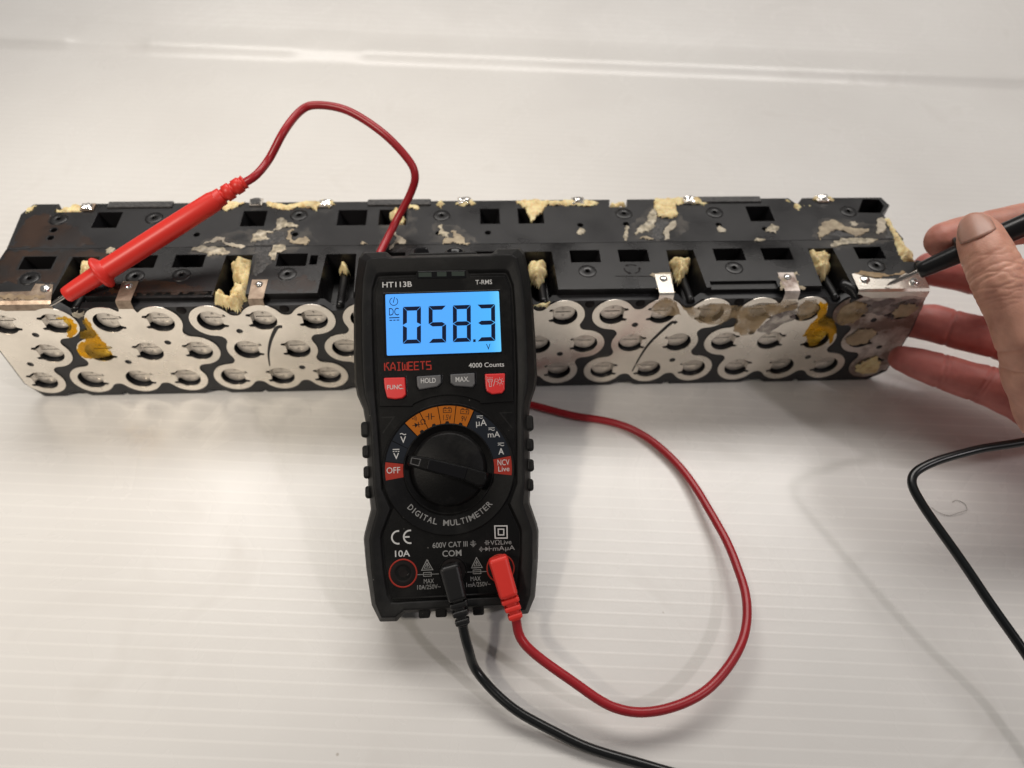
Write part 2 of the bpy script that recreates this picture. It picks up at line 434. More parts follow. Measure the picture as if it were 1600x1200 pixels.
def contour(sdf, x0, x1, y0, y1, h):
    """zero contours of a signed distance function (negative inside), marching squares"""
    xs = np.arange(x0, x1 + h, h); ys = np.arange(y0, y1 + h, h)
    X, Y = np.meshgrid(xs, ys, indexing='ij'); D = sdf(X, Y)
    D = np.where(np.abs(D) < 1e-9, 1e-9, D)
    I = D < 0
    cells = np.argwhere((I[:-1, :-1].astype(int) + I[1:, :-1] + I[1:, 1:] + I[:-1, 1:]) % 4 != 0)
    seg = {}
    def pt(a, b):
        da, db = D[a], D[b]; t = da / (da - db)
        return (xs[a[0]] + t * (xs[b[0]] - xs[a[0]]), ys[a[1]] + t * (ys[b[1]] - ys[a[1]]))
    for i, j in cells:
        i = int(i); j = int(j)
        c = [(i, j), (i + 1, j), (i + 1, j + 1), (i, j + 1)]
        ent, ext = [], []
        for k in range(4):
            a, b = c[k], c[(k + 1) % 4]
            if I[a] and not I[b]: ext.append((min(a, b), max(a, b)))
            if not I[a] and I[b]: ent.append((min(a, b), max(a, b)))
        for e, x in zip(ext, ent if len(ent) == 1 else ent[::-1] if len(ent) == 2 and len(ext) == 2 else ent):
            seg[e] = x
    loops = []
    while seg:
        k0 = next(iter(seg)); lp = [k0]; k = seg.pop(k0)
        while k != k0 and k in seg:
            lp.append(k); k = seg.pop(k)
        p = [pt(*e) for e in lp]
        if len(p) > 8: loops.append(rdp_closed(p, 0.05))
    return loops

def rdp_closed(p, eps):
    P = np.array(p); keep = np.zeros(len(P), bool)
    m = len(P) // 2; keep[[0, m]] = True
    st = [(0, m), (m, len(P))]
    while st:
        a, b = st.pop()
        if b - a < 2: continue
        A = P[a]; B = P[b % len(P)]; d = B - A; L = np.hypot(*d) + 1e-12
        Q = P[a + 1:b]
        dist = np.abs(d[0] * (Q[:, 1] - A[1]) - d[1] * (Q[:, 0] - A[0])) / L
        k = int(dist.argmax())
        if dist[k] > eps:
            keep[a + 1 + k] = True; st += [(a, a + 1 + k), (a + 1 + k, b)]
    return [tuple(q) for q in P[keep]]

def sd_poly(X, Y, poly):
    P = np.array(poly, float); d = np.full(X.shape, 1e9); ins = np.zeros(X.shape, bool)
    for i in range(len(P)):
        a = P[i]; b = P[(i + 1) % len(P)]; e = b - a
        wx = X - a[0]; wy = Y - a[1]
        t = np.clip((wx * e[0] + wy * e[1]) / (e @ e + 1e-12), 0, 1)
        d = np.minimum(d, (wx - e[0] * t) ** 2 + (wy - e[1] * t) ** 2)
        c = ((a[1] > Y) != (b[1] > Y)) & (X < (b[0] - a[0]) * (Y - a[1]) / (b[1] - a[1] + 1e-12) + a[0])
        ins ^= c
    d = np.sqrt(d)
    return np.where(ins, -d, d)

def sd_seg(X, Y, a, b, r):
    ex, ey = b[0] - a[0], b[1] - a[1]
    t = np.clip(((X - a[0]) * ex + (Y - a[1]) * ey) / (ex * ex + ey * ey + 1e-12), 0, 1)
    return np.hypot(X - a[0] - ex * t, Y - a[1] - ey * t) - r

def smin(a, b, k):
    h = np.clip(0.5 + 0.5 * (b - a) / k, 0, 1)
    return b * (1 - h) + a * h - k * h * (1 - h)

def ROT_FACE():   # outline (x, y) -> world (x, ., z) on the pack's front face, outline +z -> towards the viewer (-y)
    return Matrix.Rotation(math.radians(90), 4, 'X')

# ---- lumps and films: an uneven height field over an outline
def lump(name, poly, thick, m, parent, plane='top', base=66.0, step=0.55, edge=1.6, rough=0.35, wig=0.7, fine=0.5, seed=0, dome=0.0, skip=()):
    P = np.array(poly, float)
    x0, y0 = P.min(0) - 1.5; x1, y1 = P.max(0) + 1.5
    xs = np.arange(x0, x1 + step, step); ys = np.arange(y0, y1 + step, step)
    X, Y = np.meshgrid(xs, ys, indexing='ij')
    W1 = np.zeros(X.shape); W2 = np.zeros(X.shape); Hn = np.zeros(X.shape); Hf = np.zeros(X.shape)
    for i in range(X.shape[0]):
        for j in range(X.shape[1]):
            x, y = X[i, j], Y[i, j]
            W1[i, j] = noise.noise((x * 0.42, y * 0.42, seed)); W2[i, j] = noise.noise((x * 0.42, y * 0.42, seed + 9.3))
            Hn[i, j] = noise.noise((x * 0.30, y * 0.30, seed + 3.1)); Hf[i, j] = noise.noise((x * 1.3, y * 1.3, seed + 5.7))
    d = -sd_poly(X + wig * W1 * 1.6 + 0.4 * Hf * wig, Y + wig * W2 * 1.6, poly)
    for e in skip:
        E_ = np.array(e, float)
        if E_[:, 0].max() > x0 and E_[:, 0].min() < x1 and E_[:, 1].max() > y0 and E_[:, 1].min() < y1:
            d = np.minimum(d, sd_poly(X, Y, e) - 0.25)
    t = np.clip(d / edge, 0, 1); prof = np.sqrt(np.clip(1 - (1 - t) ** 2, 0, 1))
    H = thick * prof * (1 + rough * Hn * 1.3) + fine * Hf * t * min(1.0, thick * 0.6)
    if dome: H += dome * np.clip(d / max(d.max(), 1e-3), 0, 1)
    H = np.maximum(H, 0.02) * (d > 0) - 0.5 * (d <= 0)
    idx = -np.ones(X.shape, int); V, F = [], []
    ok = d > -step * 0.2
    cell = ok[:-1, :-1] & ok[1:, :-1] & ok[1:, 1:] & ok[:-1, 1:]
    for i, j in np.argwhere(cell):
        q = []
        for a, b in ((i, j), (i + 1, j), (i + 1, j + 1), (i, j + 1)):
            if idx[a, b] < 0:
                idx[a, b] = len(V)
                h = float(H[a, b])
                if plane == 'top': V.append((X[a, b], Y[a, b], base + h))
                else: V.append((X[a, b], base - h, Y[a, b]))
            q.append(int(idx[a, b]))
        F.append(tuple(q) if plane == 'top' else tuple(q))
    if not F: return None
    o = mesh(name, V, F, m, parent, True)
    return o

# ---- text and strokes on a flat face (local x, y), joined into one mesh
def text_geo(body, box, bold=0.0, z=0.0, sx=None):
    cu = bpy.data.curves.new('txt', 'FONT'); cu.body = body; cu.size = 1.0; cu.offset = bold; cu.resolution_u = 3
    o = bpy.data.objects.new('txt', cu); COL.objects.link(o)
    me = bpy.data.meshes.new_from_object(o.evaluated_get(bpy.context.evaluated_depsgraph_get()))
    bpy.data.objects.remove(o); bpy.data.curves.remove(cu)
    vs_ = [v.co.copy() for v in me.vertices]; fs = [tuple(p.vertices) for p in me.polygons]
    bpy.data.meshes.remove(me)
    a0 = min(v.x for v in vs_); a1 = max(v.x for v in vs_); b0 = min(v.y for v in vs_); b1 = max(v.y for v in vs_)
    x0, y0, x1, y1 = box
    return [(x0 + (v.x - a0) / (a1 - a0) * (x1 - x0), y0 + (v.y - b0) / (b1 - b0) * (y1 - y0), z) for v in vs_], fs

def stroke(pts, w, z=0.0, closed=False):
    V, F = [], []
    n = len(pts); m = n if closed else n - 1
    P = [Vector(p) for p in pts]
    L, Rr = [], []
    for i in range(n):
        d0 = (P[i] - P[i - 1]).normalized() if (i > 0 or closed) else (P[1] - P[0]).normalized()
        d1 = (P[(i + 1) % n] - P[i]).normalized() if (i < n - 1 or closed) else d0
        t = (d0 + d1); t = t.normalized() if t.length > 1e-6 else d0
        nn = Vector((-t.y, t.x)); c = max(0.35, nn.dot(Vector((-d0.y, d0.x))))
        L.append(P[i] + nn * (w / 2 / c)); Rr.append(P[i] - nn * (w / 2 / c))
    for i in range(n): V += [(L[i].x, L[i].y, z), (Rr[i].x, Rr[i].y, z)]
    for i in range(m):
        j = (i + 1) % n; F.append((2 * i + 1, 2 * j + 1, 2 * j, 2 * i))
    return V, F

def fill_poly(poly, z):
    return [(p[0], p[1], z) for p in poly], [tuple(range(len(poly)))]

def boolean_cut(o, cutters):
    V, F = join_geo(cutters)
    c = mesh('cutter', V, F, None)
    bm = bmesh.new(); bm.from_mesh(c.data); bmesh.ops.recalc_face_normals(bm, faces=bm.faces); bm.to_mesh(c.data); bm.free()
    md = o.modifiers.new('cut', 'BOOLEAN'); md.operation = 'DIFFERENCE'; md.object = c; md.solver = 'EXACT'; md.use_self = True
    me = bpy.data.meshes.new_from_object(o.evaluated_get(bpy.context.evaluated_depsgraph_get()))
    o.modifiers.remove(md); old = o.data; o.data = me
    bpy.data.objects.remove(c); bpy.data.meshes.remove(old)
    return o

# ------------------------------------------------------------------ the white fluted plastic sheet (setting)
def build_sheet():
    A = math.radians(-4.5); d = Vector((math.cos(A), math.sin(A))); w = Vector((-math.sin(A), math.cos(A)))
    wf = 322.0
    prof = []                       # (w, z, kind)
    pit = 5.6; bw = 0.5; bh = 0.032
    x = -420.0
    while x < wf - 14:
        prof += [(x - bw - .35, 0, 0), (x - bw, 0.002, 0), (x, bh, 0), (x + bw, 0.002, 0), (x + bw + .35, 0, 0)]
        x += pit
    prof += [(wf - 10, 0, 0), (wf - 5, 0.0, 0), (wf - 2, 0.3, 1), (wf + 2, 1.8, 1), (wf + 6, 4.4, 1), (wf + 9, 5.6, 1), (wf + 12, 6.0, 1), (wf + 15, 6.0, 1),
             (wf + 20, 5.7, 1), (wf + 26, 6.1, 1), (wf + 33, 7.4, 0)]
    x = wf + 39; z0 = 8.8; sl = math.tan(math.radians(14))
    while x < wf + 620:
        z = z0 + (x - wf - 39) * sl
        prof += [(x - bw, z - bw * sl, 0), (x, z + bh, 0), (x + bw, z + bw * sl, 0)]
        x += pit
    us = [-1000, -700] + [i * 3.0 - 480 for i in range(321)] + [700, 1000]
    V, F = [], []
    pockets = ((-360, 12, 1), (-262, 60, 0), (-108, 17, 1))
    for u_ in us:
        for (ww, z, k) in prof:
            zz = z
            if k:
                g = 1.0
                # crushed pockets along the crease
                for (c, r, kk) in ((-312.0, 33.0, 0), (-138.0, 29.0, 1)):
                    e = max(0.0, 1 - ((u_ - c) / r) ** 4)
                    g *= 1 - 0.6 * e
                flat = max(0.0, (ww - wf) * 0.28 + 0.6)
                zz = z * g + flat * (1 - g)
            p = d * u_ + w * ww
            V.append((p.x, p.y, zz))
    n = len(prof)
    for i in range(len(us) - 1):
        for j in range(n - 1):
            F.append((i * n + j, (i + 1) * n + j, (i + 1) * n + j + 1, i * n + j + 1))
    o = mesh('work_surface', V, F, MT['sheet'], None, True)
    o['kind'] = 'structure'
    o['label'] = 'white fluted plastic sheet with a crease across the back'
    return o
build_sheet()

# ------------------------------------------------------------------ the battery pack
S = 23.0
pack = empty('battery_pack', (0, 0, 0), label='long black battery pack with nickel plates and cured yellow foam, lying behind the meter', category='battery pack')
def lat(row, k):   # row 0 bottom, 1 middle, 2 top -> x, z on the front face
    return ((k + (0.5 if row == 1 else 0.0) - 9.2) * S, 13.57 + row * 19.918)

PLATES = [
    [(2, 0), (2, 1), (1, 0), (0, 0)],
    [(2, 2), (2, 3), (1, 1), (1, 2), (1, 3), (0, 1), (0, 2), (0, 3)],
    [(2, 4), (2, 5), (2, 6), (1, 4), (1, 5), (0, 4), (0, 5), (0, 6)],
    [(2, 7), (2, 8), (1, 6), (1, 7), (1, 8), (0, 7), (0, 8), (0, 9)],
    [(2, 9), (2, 10), (2, 11), (1, 9), (1, 10), (1, 11), (0, 10), (0, 11)],
    [(2, 12), (2, 13), (2, 14), (1, 12), (1, 13), (0, 12), (0, 13), (0, 14)],
    [(2, 15), (2, 16), (1, 14), (1, 15), (1, 16), (0, 15), (0, 16), (0, 17)],
    [(2, 17), (2, 18), (1, 17), (0, 18)],
]
ALLC = [c for p in PLATES for c in p]

# housing, front half: a drilled frame in front and the moulded block behind it
front = empty('front_holder', (0, 0, 0)); front.parent = pack
front['label'] = 'front half of the black moulded cell holder'
CH_X = [(-185.5, -173.0), (-115.5, -103.0), (-69.3, -55.0), (24.0, 37.4), (92.4, 105.8), (161.8, 174.4)]

slab_out = [(-217, 0.8), (-222.3, 11), (-222.3, 37), (-219.5, 62.4)]
for a, b in CH_X:
    slab_out += [(a + 1.5, 62.4), (a + 4.5, 58.5), (b - 4.5, 58.5), (b - 1.5, 62.4)]
slab_out += [(210.8, 62.4), (212.0, 54.8), (214.3, 39.3), (214.6, 7.5), (206.8, 0.8)]
bot = []
for k in range(18):
    x = (k + 0.5 - 9.2) * S
    if k % 3 == 0: bot += [(x - 6.5, 0.8), (x - 2.5, 3.6), (x + 2.5, 3.6), (x + 6.5, 0.8)]
    elif k % 3 == 1: bot += [(x - 1.6, 0.8), (x - 1.2, 2.6), (x + 1.2, 2.6), (x + 1.6, 0.8)]
slab_out += bot[::-1]
slab_out = [p for p in slab_out]
holes = [circ(*lat(r, k), 6.7, 28) for r, k in ALLC]
for x, z in ((-85.6, 58.9), (-131.1, 58.6), (52.9, 59.0), (76.3, 59.0), (7.0, 59.0), (-62.0, 56.0)):
    pass
me = fill2d([slab_out] + holes, 1.9, 0.0)
o = link('drilled_frame', me, MT['slab'], front); o.matrix_local = Matrix.Translation(V3((0, 2.0, 0))) @ ROT_FACE()

# blind holes along the frame's top edge
for i, x in enumerate((-131.1, -85.6, 7.0, 52.9, 76.3, 122.5)):
    V, F = lathe([(0, 0.35), (1.9, 0.35), (2.2, 0.12), (2.25, 0)], 20)
    mesh('screw_hole', V, F, MT['ink'], front, True, (x, -0.02, 60.2)).rotation_euler = (math.radians(90), 0, 0)

cut = []
def trap(c, depth=11.0, tp=0.62):
    # a sloped-wall opening: corner list on the top plane
    cx = sum(p[0] for p in c) / 4; cy = sum(p[1] for p in c) / 4
    v = [(p[0], p[1], 66.5) for p in c] + [(cx + (p[0] - cx) * tp, cy + (p[1] - cy) * 0.8 + 0.6, 66 - depth) for p in c]
    f = [(0, 1, 2, 3), (7, 6, 5, 4), (0, 4, 5, 1), (1, 5, 6, 2), (2, 6, 7, 3), (3, 7, 4, 0)]
    return v, f
WF = [(-207.4, -192.6), (-160.6, -146.6), (-138.8, -124.6), (-91.6, -77.6), (45.7, 60.2), (68.9, 83.4), (115.0, 129.8), (138.4, 153.0), (184.4, 198.2), (-46, -32), (-1.0, 13)]
for a, b in WF:
    cut.append(trap([(a, 21.9), (b, 21.9), (b, 30.6), (a, 30.6)]))
cut.append(prism([(-76.3, 22.8), (-72.8, 22.8), (-72.8, 29.3), (-76.3, 29.3)], 58, 67))
for a, b in CH_X:   # channels running out to the front
    c = (a + b) / 2
    cut.append(([(a, 30, 67), (b, 30, 67), (b + 1.2, 3.0, 67), (a - 1.2, 3.0, 67), (a + 2.2, 29, 52), (b - 2.2, 29, 52), (b - 1.8, 3.0, 52), (a + 1.8, 3.0, 52)],
                [(0, 1, 2, 3), (7, 6, 5, 4), (0, 4, 5, 1), (1, 5, 6, 2), (2, 6, 7, 3), (3, 7, 4, 0)]))
cut.append(prism([(109, 2.2), (140.2, 2.2), (140.2, 7.9), (109, 7.9)], 64.6, 67))
cut.append(prism([(-152, 3.5), (-117, 3.5), (-117, 6.2), (-152, 6.2)], 64.4, 67))
BOSS_F = [(-199.9, 15.8), (-153.5, 16.2), (-133.0, 16.7), (-85.4, 16.5), (52.9, 15.8), (122.6, 16.8), (191.4, 17.0)]
for x, y in BOSS_F: cut.append(prism(circ(x, y, 1.05, 12), 61, 67))
cut.append(prism([(205.5, 19.5), (214, 19.5), (214, 40), (209.5, 40), (206, 33)], 60.5, 67))
V, F = prism([(-219.5, 3.9), (211.0, 3.9), (212.0, 35.85), (-217.5, 35.85)], 3.0, 66.0)
core = mesh('moulded_block', V, F, MT['housing'], front)
boolean_cut(core, cut); bevel(core, 0.45, 2, 50)

rear = empty('rear_holder', (0, 0, 0)); rear.parent = pack
rear['label'] = 'rear half of the black moulded cell holder'
cut = []
RW = [(-183.7, -171.5), (-113.2, -101.4), (-66.6, -52.2), (-46.4, -32.6), (3.6, 13.4), (22.4, 35.4), (139.0, 151.6)]
for a, b in RW:
    cut.append(trap([(a, 50.9), (b, 50.9), (b, 62.8), (a, 62.8)], 12.0, 0.55))
cut.append(prism([(202.4, 68.0), (211.0, 67.4), (211.6, 62.5), (207.6, 56.5), (196.0, 57.0)], 50, 67))
cut.append(prism([(70.6, 72), (79.2, 72), (78.6, 63.2), (69.2, 63.2)], 60, 67))
cut.append(prism([(161.5, 72), (172.5, 72), (166.5, 64.0)], 60, 67))
cut.append(prism([(-204, 72), (-191, 72), (-191.5, 63.2), (-205, 63.2)], 61, 67))
HOLES_R = [(-200.4, 49.6), (-200.0, 43.9), (-132.3, 45.2), (-85.7, 44.6), (-16.7, 44.3), (7.2, 44.4), (53.0, 49.4), (75.9, 49.9), (122.2, 48.5), (144.7, 44.9), (191.0, 48.2)]
for x, y in HOLES_R: cut.append(prism(circ(x, y, 1.5, 14), 60, 67))
BOSS_R = [(-200.6, 57.6), (-155.4, 57.8), (-85.6, 58.9), (-15.4, 57.6), (75.9, 57.8), (122.2, 58.0), (191.3, 57.8)]
for x, y in BOSS_R: cut.append(prism(circ(x, y, 1.05, 12), 61, 67))
V, F = prism([(-217.5, 36.15), (212.0, 36.15), (209.0, 50.0), (208.6, 56.0), (214.6, 62.5), (212.5, 69.2), (-216.4, 69.6), (-220.0, 62.0)], 2.0, 65.9)
rcore = mesh('moulded_block', V, F, MT['housing_r'], rear)
boolean_cut(rcore, cut); bevel(rcore, 0.45, 2, 50)
for a, b in ((-180, -148.5), (-52.6, -21), (113.8, 148.2)):
    V, F = boxg(a, b, 65.6, 70.0, 65.2, 66.9)
    bevel(mesh('raised_rail', V, F, MT['rough'], rear), 0.4)
for x, y in ((-216.0, 30.0),):
    pass
# corner lug on the right end
V, F = prism([(208.5, 13.5), (213.5, 12.5), (215.0, 17.5), (210.5, 19.0)], 55, 68.0)
bevel(mesh('corner_lug', V, F, MT['housing'], front), 0.8)

bossV, bossF = lathe([(1.1, -0.2), (1.1, 0.26), (1.3, 0.34), (3.7, 0.34), (4.15, 0.2), (4.3, -0.1)], 32)
b0 = mesh('screw_boss', bossV, bossF, MT['housing'], None, True)
bm_me = b0.data; bpy.data.objects.remove(b0)
for par, lst in ((front, BOSS_F), (rear, BOSS_R)):
    for x, y in lst:
        link('screw_boss', bm_me, None, par, None, (x, y, 66.0))
# ribs standing in the channels
for a, b in CH_X:
    c = (a + b) / 2
    p = [Vector((c + 0.8, 24, 57.0)), Vector((c + 1.0, 12, 58.5)), Vector((c + 1.2, 1.5, 59.5))]
    V, F = tube(catmull(p, 2), 1.9, 14)
    mesh('channel_rib', V, F, MT['housing'], front, True)
# tilted cheek beside the right-most channel, and the embossed triangle of arrows
V, F = tube(catmull([(172.0, 8.0, 62.5), (176.0, 4.0, 62.6), (178.0, -0.4, 60.5)], 1.5), 3.2, 16)
mesh('cable_guide', V, F, MT['housing'], front, True)
geo = []
for k in range(3):
    a0 = math.radians(90 + 120 * k)
    arc = [(74.0 + 3.6 * math.cos(a0 + math.radians(t)), 16.9 + 3.0 * math.sin(a0 + math.radians(t))) for t in range(-44, 30, 8)]
    geo.append(stroke(arc, 0.55, 66.06))
    e = arc[-1]; dd = (Vector(arc[-1]) - Vector(arc[-2])).normalized(); nn = Vector((-dd.y, dd.x))
    geo.append(fill_poly([tuple(Vector(e) + nn * 0.9), tuple(Vector(e) - nn * 0.9), tuple(Vector(e) + dd * 1.5)], 66.065))
V, F = join_geo(geo); mesh('embossed_mark', V, F, MT['ink'], front)
V, F = stroke([(65.5, 12.2), (84.5, 11.6)], 0.45, 66.05); mesh('embossed_line', V, F, MT['ink'], front)

# cell ends deep in the drilled frame
V, F = lathe([(0, 0), (6.6, 0.0), (6.68, -0.15)], 24)
ce = mesh('cell_end', V, F, MT['cell'], None, True); ce_me = ce.data; bpy.data.objects.remove(ce)
for r, k in ALLC:
    x, z = lat(r, k)
    c = link('cell_end', ce_me, None, pack, None, (x, 3.7, z)); c.rotation_euler = (math.radians(90), 0, 0)

# weld discs (one mesh, tab to the right; mirrored by a half turn where the tab is on the left)
def hole_loop(cx, cy, side):
    R = 6.4; pts = []
    a_t = math.radians(26); a_s = math.radians(42)
    n = 34
    for i in range(n + 1):
        a = a_s + (2 * math.pi - 2 * a_s) * i / n
        pts.append((R * math.cos(a), R * math.sin(a)))
    # slot stubs on both sides of the tab
    up = [(R * math.cos(a_t) + 0.8, R * math.sin(a_t) + 1.3), (R * math.cos(a_t) + 1.4, R * math.sin(a_t) + 0.1), (R * math.cos(a_t) - 0.2, R * math.sin(a_t) - 0.2)]
    inner = [((R - 1.0) * math.cos(t), (R - 1.0) * math.sin(t)) for t in (a_t, 0.0, -a_t)]
    lo = [(p[0], -p[1]) for p in up[::-1]]
    pts = pts + lo[:1] + [(4.4, -2.3), (4.4, 2.3)] + up[2:] + up[1:2] + up[:1]
    pts = [(R * math.cos(a_s + (2 * math.pi - 2 * a_s) * i / n), R * math.sin(a_s + (2 * math.pi - 2 * a_s) * i / n)) for i in range(n + 1)]
    pts += [lo[2], lo[1], (5.0, -2.1), (5.0, 2.1), up[1], up[0]]
    if side < 0: pts = [(-p[0], p[1]) for p in pts][::-1]
    return [(cx + p[0], cy + p[1]) for p in pts]

def disc_mesh():
    slot = [(-3.6, -0.28), (3.6, -0.28), (3.6, 0.28), (-3.6, 0.28)]
    me = fill2d([circ(-0.1, 0, 5.4, 30), slot], 0.14, 0.05)
    bm = bmesh.new(); bm.from_mesh(me); bpy.data.meshes.remove(me)
    bmesh.ops.translate(bm, verts=bm.verts, vec=(0, 0, -2.6 * MM))
    # ramp up to the plate
    g = [(4.3, -2.0, -2.5), (4.3, 2.0, -2.5), (6.3, 2.05, -0.15), (6.3, -2.05, -0.15)]
    vsx = [bm.verts.new(Vector(p) * MM) for p in g]; bm.faces.new(vsx[::-1])
    for y in (-2.2, 2.2):
        r = bmesh.ops.create_uvsphere(bm, u_segments=10, v_segments=6, radius=0.62 * MM)
        bmesh.ops.scale(bm, verts=r['verts'], vec=(1, 1, 0.5)); bmesh.ops.translate(bm, verts=r['verts'], vec=(0.2 * MM, y * MM, -2.4 * MM))
    for f in bm.faces: f.smooth = False
    m2 = bpy.data.meshes.new('weld_disc'); bm.to_mesh(m2); bm.free(); m2.materials.append(MT['disc'])
    return m2
DISC = disc_mesh()

DOTS = [(-200.7, 46.2), (-212.3, 25.9), (-143.6, 39.6), (-166.5, 26.3), (-108.8, 46.5), (-85.2, 19.9), (75.8, 46.4), (41.5, 26.4), (98.7, 20.2), (133.9, 39.5), (168.2, 20.5), (191.6, 46.8), (202.5, 27.1)]
TABS = {1: (-154.5, 6.6), 2: (-97.0, 6.6), 3: (-28.0, 6.6), 4: (20.0, 0), 5: (87.6, 6.8), 6: (146.0, 7.0)}
for pi, cells in enumerate(PLATES):
    C = [lat(r, k) for r, k in cells]
    cx = sum(c[0] for c in C) / len(C)
    def sdf(X, Y, C=C, pi=pi):
        D = np.full(X.shape, 1e9)
        for c in C: D = np.minimum(D, np.hypot(X - c[0], Y - c[1]) - 9.75)
        W = np.full(X.shape, 1e9)
        for i in range(len(C)):
            for j in range(i):
                if math.dist(C[i], C[j]) < 24.5: W = np.minimum(W, sd_seg(X, Y, C[i], C[j], 3.2))
        tri = np.full(X.shape, 1e9)
        for i in range(len(C)):
            for j in range(i):
                for k in range(j):
                    if max(math.dist(C[i], C[j]), math.dist(C[j], C[k]), math.dist(C[i], C[k])) < 24.5:
                        tri = np.minimum(tri, sd_poly(X, Y, [C[i], C[j], C[k]]) - 3.2)
        D = smin(D, np.minimum(tri, W), 2.2)
        if pi == 0:
            D = np.minimum(D, sd_poly(X, Y, [(-221.4, 11.5), (-221.4, 37), (-219, 61.8), (-189.0, 61.8), (-189, 52), (-205, 34), (-212, 12)]))
        if pi == 7:
            D = np.minimum(D, sd_poly(X, Y, [(213.6, 9), (213.4, 38), (210.6, 61.8), (177.5, 61.8), (176, 54), (190, 34), (202, 10)]))
        if pi in TABS and TABS[pi][1]:
            x, hw = TABS[pi]
            D = smin(D, sd_poly(X, Y, [(x - hw / 2 - 1.6, 54), (x - hw / 2, 62.0), (x + hw / 2, 62.0), (x + hw / 2 + 1.6, 54)]), 1.0)
        return D
    xs_ = [c[0] for c in C]
    outl = contour(sdf, min(xs_) - 14, max(xs_) + 14, 0.5, 68, 0.6)
    outl = [l for l in outl if len(l) > 12]
    hl = []
    for (r, k), c in zip(cells, C):
        side = 1 if cx - c[0] > 0 else -1
        if pi == 0: side = 1 if k == 0 and r == 2 else -1
        if pi == 7: side = -1 if k == 18 and r == 2 else 1
        hl.append((c, side))
    extra = []
    for q in DOTS:
        if min(math.dist(q, c) for c in C) < 16: extra.append(circ(q[0], q[1], 1.55, 14))
    if pi == 2:
        path = [Vector(p) for p in ((-88.8, 48.9), (-91.4, 48.4), (-96.0, 39.8), (-99.2, 30.3), (-100.6, 21.5))]
    elif pi == 5:
        path = [Vector(p) for p in ((95.6, 46.9), (93.6, 47.8), (89.9, 42.4), (84.8, 32.7), (81.7, 22.4), (79.6, 12.0))]
    else: path = None
    if path:
        pts = [(p.x, p.y) for p in catmull([(p.x, p.y, 0) for p in path], 1.5)]
        lft, rgt = [], []
        for i, p in enumerate(pts):
            a = Vector(pts[max(i - 1, 0)]); b = Vector(pts[min(i + 1, len(pts) - 1)]); t = (b - a).normalized()
            nn = Vector((-t.y, t.x)); hw = 1.05 - 0.7 * i / (len(pts) - 1)
            lft.append(tuple(Vector(p) + nn * hw)); rgt.append(tuple(Vector(p) - nn * hw))
        extra.append(lft + rgt[::-1])
    me = fill2d(outl + [hole_loop(c[0], c[1], s) for c, s in hl] + extra, 0.13, 0.0)
    pm = MT['nickel_st'] if pi == 7 else MT['nickel']
    pl = link('nickel_plate', me, pm, pack)
    PM = Matrix.Translation(V3((0, -0.30, 0))) @ ROT_FACE(); pl.matrix_local = PM
    pl['label'] = ('left end plate, four welds', 'plate with yellow varnish on its left edge', 'plate with a curved slit', 'plate hidden behind the meter',
                   'plate partly hidden by the meter', 'plate with a slanting slit', 'plate with yellow varnish and tan glue', 'stained right end plate')[pi]
    for (c, s), (r, k) in zip(hl, cells):
        if pi == 7: pass
        dobj = bpy.data.objects.new('weld_disc', DISC); COL.objects.link(dobj); dobj.parent = pl
        dobj.location = V3((c[0], c[1], 0.0))
        tilt = rnd.uniform(-0.04, 0.04)
        dobj.rotation_euler = (tilt, rnd.uniform(-.03, .03), math.pi if s < 0 else 0.0)
    # the tab folded over the top edge
    if pi in TABS and TABS[pi][1]:
        x, hw = TABS[pi]; h = hw / 2
        yb = 12.8
        V = [(x - h, -0.42, 61.9), (x + h, -0.42, 61.9), (x - h, -0.2, 65.4), (x + h, -0.2, 65.4), (x - h, 0.5, 66.3), (x + h, 0.5, 66.3), (x - h - .3, yb, 66.35), (x + h + .3, yb, 66.35)]
        f = [(0, 1, 3, 2), (2, 3, 5, 4), (4, 5, 7, 6)]
        V2 = [(a, b + 0.12, c - 0.12) for a, b, c in V]
        F = f + [tuple(i + 8 for i in q[::-1]) for q in f] + [(6, 7, 15, 14), (0, 2, 10, 8), (2, 4, 12, 10), (4, 6, 14, 12), (3, 1, 9, 11), (5, 3, 11, 13), (7, 5, 13, 15)]
        tb = mesh('folded_tab', V + V2, F, MT['nickel_br'] if pi in (1, 2) else MT['nickel_st'] if pi == 6 else MT['nickel'], pl)
        tb.matrix_parent_inverse = PM.inverted()
        V, F = lathe([(1.9, 0), (1.75, 0.5), (1.1, 0.95), (0, 1.1)], 18)
        V = [(a + 0.2 * noise.noise((a * 1.2, b * 1.2, pi)), b + 0.2 * noise.noise((a, b, pi + 5.)), c * (1 + 0.4 * noise.noise((a, b, 3.0 + pi)))) for a, b, c in V]
        sd = mesh('solder_dot', V, F, MT['solder'], pl, True, (x, 9.6, 66.3)); sd.matrix_parent_inverse = PM.inverted()

